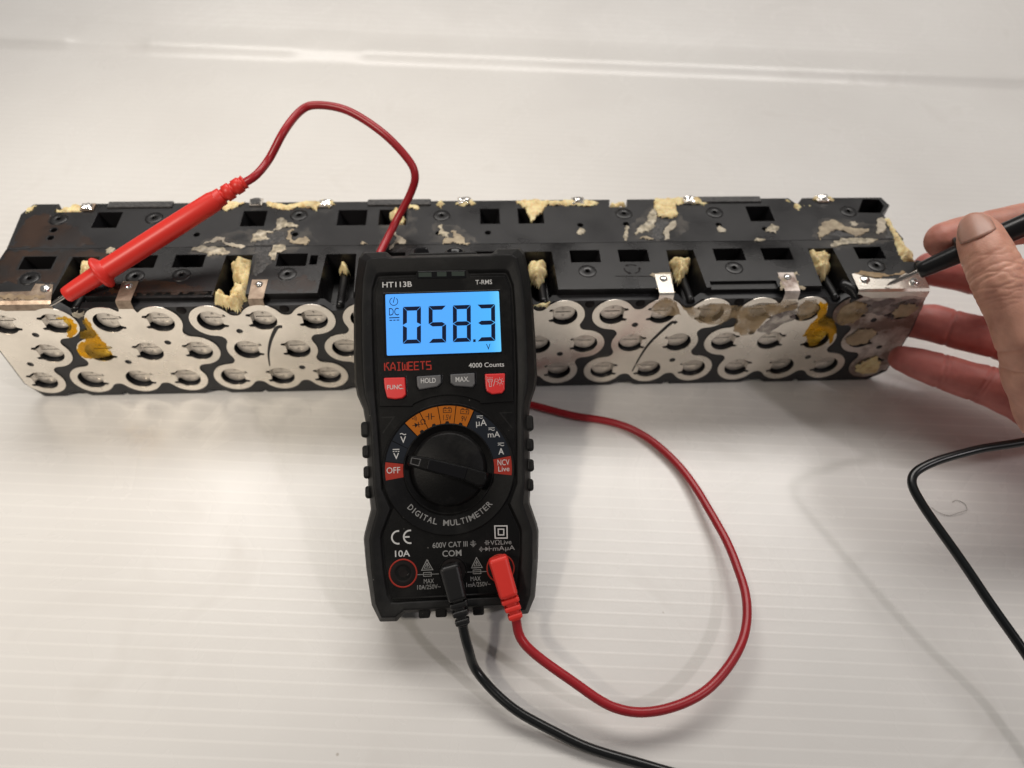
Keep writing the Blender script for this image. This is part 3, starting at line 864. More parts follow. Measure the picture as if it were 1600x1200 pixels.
# end plates folded over the top
for nm, poly, m_, y0 in (('folded_tab', [(-220.4, 1.2), (-185.6, 1.2), (-187.9, 11.3), (-195.8, 11.9), (-196.2, 7.2), (-221, 6.6)], 'nickel_br', 0),
                         ('folded_tab', [(177.0, 0.9), (210.8, 0.9), (211.2, 9.6), (203, 11.2), (197.5, 7.4), (187, 7.6), (178.4, 11.4), (177.2, 11)], 'nickel', 0)):
    V, F = prism(poly, 66.15, 66.45)
    a = poly[0][0]; b = poly[1][0]
    V2 = [(a, -0.42, 61.9), (b, -0.42, 61.9), (b, -0.15, 65.4), (a, -0.15, 65.4), (b, poly[1][1], 66.45), (a, poly[0][1], 66.45)]
    F2 = [(0, 1, 2, 3), (3, 2, 4, 5)]
    G = join_geo([(V, F), (V2, F2)])
    mesh(nm, G[0], G[1], MT[m_], pack)
for x, y in ((182.0, 7.0), (204.8, 4.9), (-190.2, 8.4)):
    V, F = lathe([(2.3, 0), (2.2, 0.6), (1.5, 1.2), (0, 1.4)], 18)
    V = [(a + 0.5 * noise.noise((a * .9, b * .9, x)), b + 0.5 * noise.noise((a, b, x + 5.)), c * (1 + 0.5 * noise.noise((a, b, 3.0 + x)))) for a, b, c in V]
    mesh('solder_dot', V, F, MT['solder'], pack, True, (x, y, 66.4))
# solder-covered tabs along the rear edge
for i, (x, y) in enumerate(((-189.2, 66.2), (-108.0, 69.0), (-73.4, 67.4), (-4.1, 68.6), (53.5, 67.8), (111.0, 67.6), (180.6, 67.8))):
    V, F = prism([(x - 3.2, y - 2.8), (x + 3.2, y - 2.8), (x + 3.4, y + 2.6), (x - 3.4, y + 2.6)], 65.8, 67.0)
    bevel(mesh('rear_tab', V, F, MT['nickel'] if i else MT['nickel_br'], pack), 0.5)
    lump('solder_dot', [(x - 2.4, y - 2.6), (x + 2.4, y - 2.6), (x + 2.6, y + 1.4), (x, y + 2.3), (x - 2.6, y + 1.2)], 1.1, MT['solder'] if i != 1 else MT['rough'], pack, base=67.0, step=0.45, edge=1.5, rough=0.6, wig=0.4, seed=i * 3.3)

# ------------------------------------------------------------------ foam and glue left on the pack
RECT = lambda a, b, c, d_: [(a, c), (b, c), (b, d_), (a, d_)]
OPEN = [RECT(a, b, 21.9, 30.6) for a, b in WF] + [RECT(a - 1.2, b + 1.2, 3, 30) for a, b in CH_X] + [RECT(a, b, 50.9, 62.8) for a, b in RW] + [RECT(-76.3, -72.8, 22.8, 29.3), RECT(109, 140.2, 2.2, 7.9)] + [circ(x, y, 1.6, 10) for x, y in HOLES_R] + [circ(x, y, 4.4, 12) for x, y in BOSS_F + BOSS_R] + [RECT(-250, 250, 35.8, 36.2)]
FLAT = [
 [(-133.0,35.1),(-127.1,36.6),(-118.5,35.3),(-113.6,32.4),(-115.3,29.3),(-120.1,30.2),(-123.4,28.7),(-125.4,31.1),(-132.0,32.8)],
 [(-128.3,37.5),(-122.7,43.4),(-118.3,42.5),(-118.3,39.7),(-110.5,37.2),(-107.2,35.9),(-109.0,34.3),(-116.7,36.5),(-120.6,40.6),(-123.4,39.0)],
 [(-105.5,38.3),(-105.7,44.6),(-103.0,47.8),(-96.9,46.6),(-95.6,50.2),(-96.1,56.7),(-94.8,57.5),(-91.6,54.5),(-83.7,50.7),(-84.8,48.6),(-87.3,50.0),(-92.6,48.7),(-96.8,45.9),(-99.4,45.2),(-96.8,40.3),(-100.3,39.6)],
 [(-89.9,45.8),(-88.0,48.6),(-86.1,47.9),(-88.0,45.0),(-85.5,40.1),(-80.8,42.8),(-77.7,39.2),(-79.1,36.5),(-83.7,36.6),(-87.5,38.7),(-88.8,41.5)],
 [(-95.7,30.0),(-94.5,36.8),(-89.5,36.7),(-87.7,33.2),(-90.1,31.2),(-91.6,26.6),(-92.6,24.6),(-94.7,26.6)],
 [(-41.3,43.8),(-38.6,46.5),(-36.1,43.3),(-31.9,39.7),(-31.7,35.8),(-36.3,37.1),(-38.9,31.6),(-41.1,35.5),(-37.0,38.0),(-37.7,41.6)],
 [(-18.0,49.3),(-14.2,50.1),(-14.7,46.5),(-11.5,44.7),(-11.8,41.1),(-15.8,41.2),(-17.0,43.9),(-15.9,46.5)],
 [(-15.2,35.9),(-13.5,41.1),(-9.4,40.2),(-10.6,46.5),(-8.3,46.0),(-4.2,40.1),(-3.7,37.0),(-0.8,35.7),(-3.7,34.8),(-9.4,37.1),(-12.3,35.9)],
 [(78.6,41.8),(81.9,47.2),(86.5,51.5),(87.4,56.7),(91.7,62.0),(93.6,60.2),(91.7,52.3),(88.2,44.6),(84.6,42.9)],
 [(93.2,44.5),(98.9,51.3),(101.3,52.1),(100.4,46.9),(96.3,42.7),(95.8,37.2),(93.0,37.2)],
 [(72.4,38.9),(74.4,44.8),(74.9,49.1),(77.6,48.1),(76.3,43.1),(74.9,37.2),(73.2,37.0)],
 [(79.5,37.0),(82.4,40.2),(88.5,38.9),(88.0,37.2),(84.1,37.4),(82.7,38.5),(80.8,37.0)],
 [(50.5,44.3),(53.0,47.3),(55.6,45.1),(53.5,41.3),(51.4,41.8)],
 [(120.0,45.3),(123.0,47.4),(125.0,44.0),(123.3,41.4),(120.4,43.2)],
 [(144.3,44.5),(149.3,48.3),(152.1,46.1),(149.6,41.0),(145.0,42.8)],
 [(170.3,42.4),(175.2,49.2),(181.2,51.8),(184.7,48.2),(188.7,44.7),(197.5,43.7),(196.0,41.1),(188.1,37.8),(185.2,41.3),(180.2,43.1),(173.4,39.8),(169.1,34.8)],
 [(173.1,31.4),(176.6,35.5),(182.7,37.1),(190.0,37.0),(199.3,36.0),(193.1,32.7),(183.3,32.1),(177.5,31.4),(173.1,28.2)],
 [(200.7,44.4),(203.4,51.0),(206.5,53.3),(208.5,50.2),(205.4,43.0),(200.5,39.2),(199.2,39.8)],
 [(134.4,36.0),(139.1,37.9),(143.8,36.4),(138.6,35.0)],
 [(-54.2,39.6),(-50.3,36.5),(-53.5,36.4)],
 [(-172.1,35.0),(-169.5,36.9),(-167.5,35.0),(-168.4,31.1),(-170.2,31.9)],
 [(188.5,48.5),(191.5,50.5),(194.0,48.0),(192.0,45.5),(189.5,46.0)],
 [(-149,47.0),(-146,50.2),(-141.5,48.6),(-137,51.0),(-139.5,46.6),(-144,45.0)],
]
for i, p in enumerate(FLAT):
    lump('glue_residue', p, 0.45, MT[('gluefilm', 'gluepale', 'gluefilm', 'glue')[i % 4]], pack, base=66.0, seed=i * 1.7, edge=0.9, rough=0.7, wig=0.75, fine=0.35, step=0.5, skip=OPEN[:20] if i != 12 else ())
ROUGH = [[(-104.2,38.3),(-96.7,45.2),(-90.6,47.2),(-89.2,40.8),(-94.0,36.8),(-95.7,30.0),(-94.0,24.6),(-98.7,15.3),(-101.6,17.2),(-102.3,27.4)],
         [(175,40.5),(181,43.0),(186,41.0),(188,38.0),(181,37.5)], [(88.4,44.8),(92,53),(98.8,51),(93.2,44.5),(92.8,38),(84,38)], [(203,37),(207,44),(208,38),(206.5,33.5)]]
for i, p in enumerate(ROUGH):
    lump('scraped_patch', p, 0.16, MT['rough'], pack, base=66.0, seed=40 + i, edge=1.4, rough=0.9, wig=0.9, fine=0.22, step=0.45, skip=OPEN)
BACK = [
 [(-205.5,63.7),(-206.7,68.9),(-203.7,66.3),(-200.3,69.3),(-193.3,69.2),(-191.0,63.5),(-197.2,62.7)],
 [(-218.4,61.7),(-218.2,66.5),(-214.5,68.2),(-215.9,63.0)],
 [(-142.0,68.9),(-128.1,69.6),(-125.9,65.1),(-122.1,62.5),(-114.9,67.0),(-113.1,69.6),(-119.9,69.8),(-128.2,69.8)],
 [(-103.7,69.2),(-95.4,68.0),(-92.3,66.4),(-87.5,69.0),(-77.7,69.8),(-70.6,70.6),(-68.3,67.4),(-71.2,63.9),(-76.6,65.4),(-77.6,61.7),(-81.1,64.0),(-87.3,64.5),(-91.2,61.9),(-102.2,66.2)],
 [(-42.0,61.7),(-38.4,66.0),(-33.2,56.9),(-36.4,50.5),(-38.8,51.5)],
 [(-33.6,64.9),(-31.3,66.3),(-27.1,66.2),(-26.6,62.4),(-31.7,63.4)],
 [(22.0,68.4),(30.1,69.6),(39.8,68.6),(50.2,69.2),(58.7,68.3),(64.8,66.4),(60.3,62.9),(49.1,64.4),(38.3,64.6),(35.7,61.0),(28.9,51.1),(26.2,62.1),(21.9,66.6)],
 [(69.0,63.2),(70.8,68.4),(72.4,67.4),(78.2,67.8),(78.3,63.0)],
 [(91.8,62.9),(93.0,69.4),(102.0,70.0),(108.5,70.2),(107.1,64.5),(104.0,63.6),(103.1,55.6),(98.7,53.0),(92.6,54.0)],
 [(159.9,67.8),(162.9,69.6),(165.6,65.0),(172.9,64.5),(175.9,62.6),(169.5,60.9),(166.8,55.5),(163.5,58.3),(163.6,64.1)],
 [(-18.6,67.1),(-16.2,69.6),(-13.8,67.0),(-15.5,63.2),(-17.9,64.2)],
 [(206.6,53.0),(211.6,54.2),(211.4,40.3),(212.2,32.0),(213.6,25.1),(211.2,19.6),(203.8,19.8),(204.0,25.2),(205.8,34.6),(206.6,41.4)],
 [(-9.5,66.5),(-5.0,70.2),(0.0,69.6),(2.0,66.0),(-4,64.4)], [(106.5,66),(112,70.2),(122,66.6),(117.5,63.6)], [(174,67.5),(178,70.0),(186,69.0),(187,66.5),(180,65.2)],
]
for i, p in enumerate(BACK):
    bz = 62.5 if i in (0, 4, 7, 9) else 65.6
    lump('foam_residue', p, 1.5 + (2.2 if bz < 65 else 0), MT['foam'], pack, base=bz if i != 11 else 63.4, seed=80 + i, edge=1.8, rough=0.5, wig=0.6, fine=0.5, step=0.5, dome=(4.0 if i == 11 else 0.0))
CHAN = [   # outline, base, thickness, dome
 ([(-180.4,20.6),(-182.3,28.2),(-179.7,31.3),(-172.4,28.8),(-169.7,26.5),(-176.0,17.5)], 58.0, 7.0, 2.5),
 ([(-113.8,27.0),(-110.3,30.0),(-102.4,29.1),(-100.9,13.9),(-105.1,12.5),(-110.3,16.3)], 59.0, 6.5, 2.5),
 ([(-116.5,1.9),(-117.1,7.6),(-115.2,10.5),(-109.0,3.9),(-110.6,9.7),(-109.1,12.6),(-102.1,12.4),(-101.4,5.1),(-103.6,-1.5),(-107.8,-2.6)], 60.0, 5.0, 3.5),
 ([(-64.2,25.4),(-62.8,29.9),(-58.9,28.6),(-58.8,24.0),(-61.3,22.4)], 57.0, 5.0, 2.0),
 ([(24.6,24.4),(27.5,28.8),(35.2,26.8),(34.2,18.1),(29.6,10.8),(26.2,13.6)], 57.0, 6.0, 3.0),
 ([(93.1,26.4),(98.8,29.6),(105.2,28.0),(103.2,21.4),(97.1,13.5),(95.2,18.4)], 57.0, 6.0, 3.0),
 ([(161.5,31.0),(164.6,33.0),(168.1,30.2),(174.0,29.4),(171.9,20.2),(166.6,13.6),(162.6,17.2),(161.8,26.7)], 57.5, 6.5, 3.5),
 ([(24.5,0.2),(30.7,0.9),(36.4,2.9),(34.4,-0.6),(28.4,-0.8)], 59.0, 2.2, 0.5),
]
for i, (p, b, t, dm) in enumerate(CHAN):
    lump('foam_plug', p, t, MT['foam'], pack, base=b, seed=120 + i * 2.1, edge=3.2, rough=0.25, wig=0.8, fine=0.9, step=0.42, dome=dm)
SMEAR = [([(-136,28),(-130,40),(-118,47),(-100,50),(-80,50),(-74,38),(-88,28),(-104,14),(-112,28)], 'smear'), ([(166,28),(168,44),(178,54),(196,50),(207,46),(205,34),(190,30)], 'smear'),
         ([(74,36.8),(80,52),(90,63),(104,60),(108,46),(98,36.8)], 'smear'), ([(-46,33),(-46,60),(-30,62),(-26,44),(-30,31)], 'smear'), ([(-22,36.8),(-20,52),(-8,50),(2,40),(2,36.8)], 'smear'),
         ([(-218,12.5),(-217,35),(-190,35),(-170,34),(-166,20),(-176,12),(-186,12.5)], 'amber'), ([(-216,37),(-217,60),(-208,62),(-188,50),(-176,38)], 'amber'), ([(-164,4.5),(-162,14),(-146,14.5),(-120,8.5),(-118,4.2)], 'amber'),
         ([(-92,5),(-92,14),(-78,16),(-70,10),(-72,5)], 'amber')]
for i, (p, m_) in enumerate(SMEAR):
    lump('glue_smear', p, 0.05, MT[m_], pack, base=66.02, seed=160 + i * 1.9, edge=2.5, rough=0.3, wig=1.6, fine=0.02, step=0.6, skip=OPEN)
# films and drips on the front face
FACE = [
 ('yellow_varnish', [(-188.1,57.0),(-181.7,58.3),(-179.4,53.2),(-181.0,48.0),(-185.8,43.6),(-187.7,45.2),(-183.7,51.1),(-184.8,55.5)], 'yellow', 0.2),
 ('yellow_varnish', [(-173.9,58.1),(-173.3,55.9),(-173.2,46.3),(-172.0,40.2),(-171.7,31.5),(-174.9,29.9),(-184.8,28.6),(-187.3,32.7),(-185.2,39.0),(-180.5,41.9),(-182.5,44.3),(-180.2,48.7),(-176.5,49.4),(-176.9,53.1)], 'yellow', 0.25),
 ('yellow_varnish', [(159.7,60.2),(165.1,58.7),(166.9,53.4),(166.7,49.6),(171.6,48.0),(175.3,40.9),(176.8,35.2),(176.3,28.6),(173.7,32.8),(172.5,37.7),(170.9,34.6),(169.7,29.6),(165.4,28.9),(161.8,36.4),(160.1,36.4),(160.8,42.8),(162.5,49.0),(161.8,54.3)], 'yellow', 0.25),
 ('glue_film', [(96.0,58.5),(103.2,57.6),(109.4,60.4),(118.9,59.2),(125.5,57.9),(139.0,59.5),(144.3,62.0),(149.8,61.2),(151.5,56.0),(143.0,52.5),(138.4,49.5),(135.6,40.3),(129.8,37.2),(124.3,41.3),(123.9,49.1),(121.0,49.9),(116.7,45.4),(108.0,46.6),(101.2,50.6)], 'tanfilm', 0.5),
 ('glue_film', [(151.3,58.2),(153.6,61.1),(159.3,61.3),(161.8,55.8),(160.1,49.8),(155.3,47.6),(152.4,51.5)], 'tanfilm', 0.45),
 ('glue_film', [(171.6,49.5),(172.4,57.8),(177.7,60.6),(184.0,58.3),(186.1,53.0),(181.7,44.7),(174.7,44.0)], 'tanfilm', 0.5),
 ('glue_film', [(194.8,13.5),(200.2,17.7),(203.1,22.0),(208.4,14.8),(209.0,7.6),(201.8,6.0),(197.1,8.9)], 'foam', 0.7),
 ('flux_film', [(135.6,40.3),(141.0,51.7),(146.0,58.3),(150.1,60.4),(152.9,48.4),(145.8,43.2),(143.0,37.7)], 'greyfilm', 0.15),
 ('glue_film', [(86.2,64.0),(91.1,63.1),(94.4,59.4),(96.3,52.7),(89.5,52.1),(81.0,55.3),(82.8,60.4)], 'tanfilm', 0.4),
 ('glue_film', [(-179.2,58.2),(-177.5,61.8),(-174.0,61.6),(-172.6,59.7),(-176.0,56.9)], 'gluepale', 1.0),
 ('flux_film', [(178.5,61),(209,61),(210,52),(200,47),(190,51),(181,52)], 'greyfilm', 0.15),
 ('glue_film', [(183.0,36.0),(186.5,41.5),(193,42.0),(197,38.0),(194.5,31.0),(187,28.6),(183.2,31.0)], 'haze', 0.8),
 ('glue_film', [(199.5,57.5),(206.5,59.0),(209.6,55.0),(207.4,50.0),(201.0,48.2),(197.6,52.0)], 'haze', 0.9),
]
for i, (nm, p, m_, t) in enumerate(FACE):
    lump(nm, p, t, MT[m_], pack, plane='face', base=-0.45, seed=200 + i * 1.3, edge=0.8, rough=0.5, wig=0.6, fine=0.25, step=0.5)
# tan film over the left tab
lump('glue_residue', [(-219,2.0),(-188,2.0),(-187.5,5.2),(-196,4.4),(-205,5.6),(-219.5,4.6)], 0.25, MT['haze'], pack, base=66.45, seed=301, edge=0.8, rough=1.2, wig=1.0, fine=0.3, step=0.5)
lump('glue_residue', [(-158.6,1.2),(-157.9,7.5),(-157.6,1.2)], 0.3, MT['glue'], pack, base=66.0, seed=302)
lump('glue_residue', [(140.5,2.0),(142.0,12.0),(139.5,12.6),(152.0,13.8),(152.4,11.2),(150.5,10.8),(150.2,3.5),(153.5,3.2),(152.6,1.6)], 0.3, MT['glue'], pack, base=66.0, seed=303)
lump('glue_residue', [(177.5,11.6),(183.0,14.0),(196,10.8),(203,13.2),(203.5,11.6),(196,9.4),(188,8.6)], 0.4, MT['tan'], pack, base=66.0, seed=304)
lump('glue_residue', [(82.0,12.4),(82.6,14.6),(92.2,14.2),(92.0,11.8),(91.6,2.0),(92.6,0.8),(90.9,0.9),(90.6,12.6),(84.3,12.6),(84.2,2.0),(83.5,2.4),(83.7,10.5)], 0.3, MT['glue'], pack, base=66.0, seed=305)

# ------------------------------------------------------------------ the multimeter
TL = math.radians(33.0); YW = math.radians(1.2)
m_u = Vector((0.99978068, 0.02094242, 0)); m_v = Vector((-0.01756379, 0.83848663, 0.54463904)); m_n = Vector((0.01140606, -0.54451959, 0.83867057))
P0 = Vector((-10.3265, -128.8388, 24.0))
MMX = Matrix(((m_u.x, m_v.x, m_n.x, P0.x * MM), (m_u.y, m_v.y, m_n.y, P0.y * MM), (m_u.z, m_v.z, m_n.z, P0.z * MM), (0, 0, 0, 1)))
meter = empty('multimeter', matrix=MMX, label='black handheld multimeter with a lit blue display, leaning on the battery pack', category='multimeter')
def mw(u, v, n): return P0 + m_u * u + m_v * v + m_n * n     # meter face -> world mm

HALF = [  # outer, crest, inner
 ((19.5,-1.1),(19,1.5),(18.5,4.6)), ((22.6,-4.2),(22.5,-1.0),(21,4.6)), ((29.2,-4.0),(27.6,-0.8),(23.5,4.8)), ((32.3,2.5),(29.6,4.5),(24.8,7.2)),
 ((34.2,17.5),(31,18),(26.3,18)), ((34.9,28.4),(31.4,28.5),(26.9,29)), ((34.4,31),(30.9,30.8),(26.4,31)), ((31.8,39.8),(28.2,39.5),(22.6,40)),
 ((32.6,48),(29.3,48),(26.0,47.5)), ((33,74),(29.8,74),(27.3,74)), ((34,80),(30.6,80),(27.6,79.5)), ((36.2,85.5),(32,85),(27.8,85)),
 ((37.2,91),(32.4,91),(28,91)), ((37.2,105),(32.6,105),(28.2,105)), ((36.9,120),(32.4,120),(28.2,120)), ((36,132),(31.6,131.5),(28.0,127)),
 ((34.4,142.4),(30.2,138.4),(26.1,132.6)), ((32.7,144.8),(28.0,139.8),(25.0,133.0)), ((23,144.8),(22.5,140),(20,133.1)), ((20.6,142.6),(20,139.7),(18,133.1))]
def ring3(i):
    r = [h[i] for h in HALF]
    return r + [(-x, y) for x, y in r[::-1]]
O_, C_, I_ = ring3(0), ring3(1), ring3(2)
mix = lambda A, B, t: [(a[0] + (b[0] - a[0]) * t, a[1] + (b[1] - a[1]) * t) for a, b in zip(A, B)]
def backring(s, lift):
    return [(x * s, (y - 70) * s + 70 if y > 12 else lift + 0.3 * y) for x, y in O_]
levels = [(-34.0, backring(0.88, 11.0)), (-30.0, backring(0.955, 6.0)), (-22.0, [(x * 0.995, y + (0.6 if y < 5 else 0)) for x, y in O_]), (-8.0, O_), (-4.2, mix(O_, C_, 0.28)), (-0.6, mix(O_, C_, 0.86)),
          (0.0, C_), (-0.1, mix(C_, I_, 0.35)), (-0.7, mix(C_, I_, 0.85)), (-1.9, I_)]
V, F = [], []
N_ = len(O_)
for z, rg in levels: V += [(x, y, z) for x, y in rg]
for a in range(len(levels) - 1):
    for i in range(N_):
        j = (i + 1) % N_
        F.append((a * N_ + i, a * N_ + j, (a + 1) * N_ + j, (a + 1) * N_ + i))
F.append(tuple(range(N_))[::-1]); F.append(tuple(range((len(levels) - 1) * N_, len(levels) * N_)))
hol = mesh('rubber_holster', V, F, MT['rubber'], meter)
bevel(hol, 0.55, 3, 14)
for f in hol.data.polygons: f.use_smooth = True
hol.data.polygons.foreach_set('use_smooth', [True] * len(hol.data.polygons))
wn = hol.modifiers.new('wn', 'WEIGHTED_NORMAL'); wn.keep_sharp = True

def mm_prism(name, poly, z0, z1, m_, parent=meter, bv=0.0, seg=2, taper=1.0):
    V, F = prism(poly, z0, z1, taper)
    o = mesh(name, V, F, MT[m_], parent)
    if bv: bevel(o, bv, seg)
    return o
# front panel in two levels
pan = [(x * 0.985, y + (0.3 if y < 20 else -0.3 if y > 120 else 0)) for x, y in I_]
mm_prism('front_panel', pan, -2.2, -1.25, 'panel', bv=0.3)
up_poly = [(-26.6, 80.0), (-13.5, 79.6)] + [(29.0 * math.sin(math.radians(a)), 54.6 + 29.0 * math.cos(math.radians(a))) for a in range(-27, 28, 6)] + [(13.5, 79.6), (26.6, 80.0), (27.2, 105), (27.2, 126.5), (25.4, 131.4), (11.4, 131.6), (10.2, 134.2), (-10.2, 134.2), (-11.4, 131.6), (-25.4, 131.4), (-27.2, 126.5), (-27.2, 105)]
mm_prism('upper_panel', up_poly, -1.6, -0.75, 'panel', bv=0.35, seg=3)
# side grips
for s in (-1, 1):
    for v0, v1, uo in ((68.3, 74.6, 34.5), (60.1, 65.2, 34.2), (52.0, 57.0, 33.9), (44.2, 49.2, 33.4)):
        V, F = boxg(s * 30.6 if s > 0 else -uo, uo if s > 0 else -30.6, v0, v1, -24, -3.4)
        bevel(mesh('grip_rib', V, F, MT['rubber'], meter), 1.2, 3)
for uo in (-11.5, -5.0, 9.5):
    V, F = boxg(uo - 2.2, uo + 2.2, -2.6, 1.5, -20, -2.2)
    bevel(mesh('foot_rib', V, F, MT['rubber'], meter), 0.7, 2)
# top end: recessed lamp and sensor bumps
mm_prism('top_ledge', [(-15, 141), (15.5, 141), (14, 143.6), (-13.5, 143.6)], -24, -6.5, 'rubber', bv=0.6)
mm_prism('sensor_bump', [(-12.6, 142), (-5.0, 142), (-6.2, 147.6), (-11.6, 147.6)], -24, -12, 'gloss', bv=0.9, seg=3)
V, F = lathe([(0, 4.6), (3.2, 4.4), (4.2, 3.4), (4.4, 0)], 28)
o = mesh('torch_lens', V, F, MT['gloss'], meter, True, (5.2, 142.6, -15)); o.rotation_euler = (math.radians(-90), 0, 0)
# tilt stand on the back touching the pack
mm_prism('tilt_stand', [(-19, 62), (19, 62), (19, 137), (-19, 137)], -34.85, -33.5, 'rubber', bv=0.3)
# status windows
mm_prism('indicator_bar', [(-10.2, 131.2), (9.6, 130.9), (9.4, 134.0), (-10.0, 134.3)], -1.0, -0.62, 'gloss', bv=0.15)
for a, b in ((-9.6, -4.4), (-2.2, 1.6), (3.7, 8.9)):
    mm_prism('indicator_window', [(a, 131.9), (b, 131.8), (b, 133.6), (a, 133.7)], -0.7, -0.55, 'led')
# screen
mm_prism('screen_bezel', [(-24.1, 99.6), (23.1, 99.6), (23.1, 125.8), (-24.1, 125.8)], -1.0, -0.60, 'gloss', bv=0.3)
lc = circ(0, 0, 1, 4)
def rrect(x0, y0, x1, y1, r, n=4):
    P = []
    for cx, cy, a0 in ((x1 - r, y0 + r, -90), (x1 - r, y1 - r, 0), (x0 + r, y1 - r, 90), (x0 + r, y0 + r, 180)):
        for k in range(n + 1):
            a = math.radians(a0 + 90 * k / n); P.append((cx + r * math.cos(a), cy + r * math.sin(a)))
    return P
scr = mm_prism('screen', rrect(-23.1, 100.3, 22.5, 125.1, 0.5), -0.72, -0.52, 'lcd')
zt = -0.495
def digit(x0, y0, w, h, segs, t=1.62):
    g = 0.13; k = 0.20 / 7  # slight slant like the panel's own
    x1, y1, ym = x0 + w, y0 + h, y0 + h / 2
    Pz = {
        'a': [(x0 + g, y1), (x1 - g, y1), (x1 - t - g * .3, y1 - t), (x0 + t + g * .3, y1 - t)],
        'd': [(x0 + t + g * .3, y0 + t), (x1 - t - g * .3, y0 + t), (x1 - g, y0), (x0 + g, y0)],
        'f': [(x0, y1 - g), (x0 + t, y1 - t - g), (x0 + t, ym + t * .55 + g), (x0, ym + g)],
        'e': [(x0, ym - g), (x0 + t, ym - t * .55 - g), (x0 + t, y0 + t + g), (x0, y0 + g)],
        'b': [(x1, y1 - g), (x1, ym + g), (x1 - t, ym + t * .55 + g), (x1 - t, y1 - t - g)],
        'c': [(x1, ym - g), (x1, y0 + g), (x1 - t, y0 + t + g), (x1 - t, ym - t * .55 - g)],
        'g': [(x0 + .35, ym), (x0 + t, ym + t * .52), (x1 - t, ym + t * .52), (x1 - .35, ym), (x1 - t, ym - t * .52), (x0 + t, ym - t * .52)],
    }
    sh = lambda p: (p[0] + (p[1] - ym) * 0.03, p[1])
    out = []
    for s in segs:
        q = [sh(p) for p in Pz[s]]
        a = sum(q[i][0] * q[(i + 1) % len(q)][1] - q[(i + 1) % len(q)][0] * q[i][1] for i in range(len(q)))
        out.append(fill_poly(q if a > 0 else q[::-1], zt))
    return join_geo(out)
for x0, w, segs in ((-16.45, 7.2, 'abcdef'), (-6.2, 7.0, 'afgcd'), (3.5, 7.2, 'abcdefg'), (13.3, 7.2, 'abgcd')):
    V, F = digit(x0, 104.8, w, 15.0, segs); mesh('display_digit', V, F, MT['seg'], scr)
V, F = fill_poly([(11.35, 104.6), (12.35, 104.6), (12.4, 105.7), (11.4, 105.7)], zt); mesh('decimal_point', V, F, MT['seg'], scr)
def mark(name, geos, m_, parent=meter):
    V, F = join_geo(geos); return mesh(name, V, F, MT[m_], parent)
mark('display_text', [text_geo('V', (16.5, 101.3, 18.2, 103.7), 0.0, zt)], 'seg', scr)
mark('display_text', [text_geo('DC', (-21.8, 116.4, -17.9, 119.5), 0.0, zt)], 'seg', scr)
pw = [(-19.8 + 1.6 * math.sin(math.radians(a)), 122.1 + 1.6 * math.cos(math.radians(a))) for a in range(40, 345, 15)]
mark('display_symbol', [stroke(pw, 0.28, zt), stroke([(-20.05, 121.6), (-19.4, 124.0)], 0.28, zt)], 'seg', scr)
mark('display_symbol', [stroke([(-21.8, 115.5), (-17.7, 115.5)], 0.4, zt)] + [stroke([(a, 114.5), (b, 114.5)], 0.38, zt) for a, b in ((-21.7, -20.6), (-20.2, -19.3), (-18.9, -17.8))], 'seg', scr)

zp = -0.70     # print on the upper panel
mark('printed_text', [text_geo('HT113B', (-24.2, 127.95, -12.4, 130.2), 0.012, zp)], 'white')
mark('printed_text', [text_geo('T-RMS', (13.2, 128.1, 19.9, 130.0), 0.008, zp)], 'white')
mark('printed_text', [text_geo('4000 Counts', (9.2, 94.3, 23.4, 96.2), 0.01, zp)], 'white')
# red maker's lettering in square strokes
def logo(x, y, w, h):
    A = {'K': [[(0, 0), (0, 1)], [(1, 1), (.55, 1), (.25, .5), (.55, .5), (.55, .5), (1, 0)], [(0, .5), (.4, .5)]],
         'A': [[(0, 0), (0.12, .62), (.5, 1), (.88, .62), (1, 0)], [(0.1, .32), (.9, .32)]],
         'I': [[(.5, 0), (.5, 1)], [(.15, 1), (.85, 1)], [(.15, 0), (.85, 0)]],
         'W': [[(0, 1), (0, 0), (.5, .1), (1, 0), (1, 1)], [(.5, .05), (.5, .75)]],
         'E': [[(1, 1), (0, 1), (0, 0), (1, 0)], [(0, .5), (.85, .5)]],
         'T': [[(0, 1), (1, 1)], [(.5, 1), (.5, 0)]],
         'S': [[(1, 1), (0.05, 1), (0.05, .55), (1, .5), (1, 0), (0, 0)]]}
    out = []; cw = w / 8
    for i, ch in enumerate('KAIWEETS'):
        for ln in A[ch]:
            ln2 = [p for j, p in enumerate(ln) if j == 0 or p != ln[j - 1]]
            out.append(stroke([(x + cw * i + p[0] * cw * 0.78, y + 0.2 + p[1] * (h - 0.4)) for p in ln2], 0.42, zp))
    return out
mark('printed_logo', logo(-24.1, 94.1, 18.8, 3.5), 'redlogo')

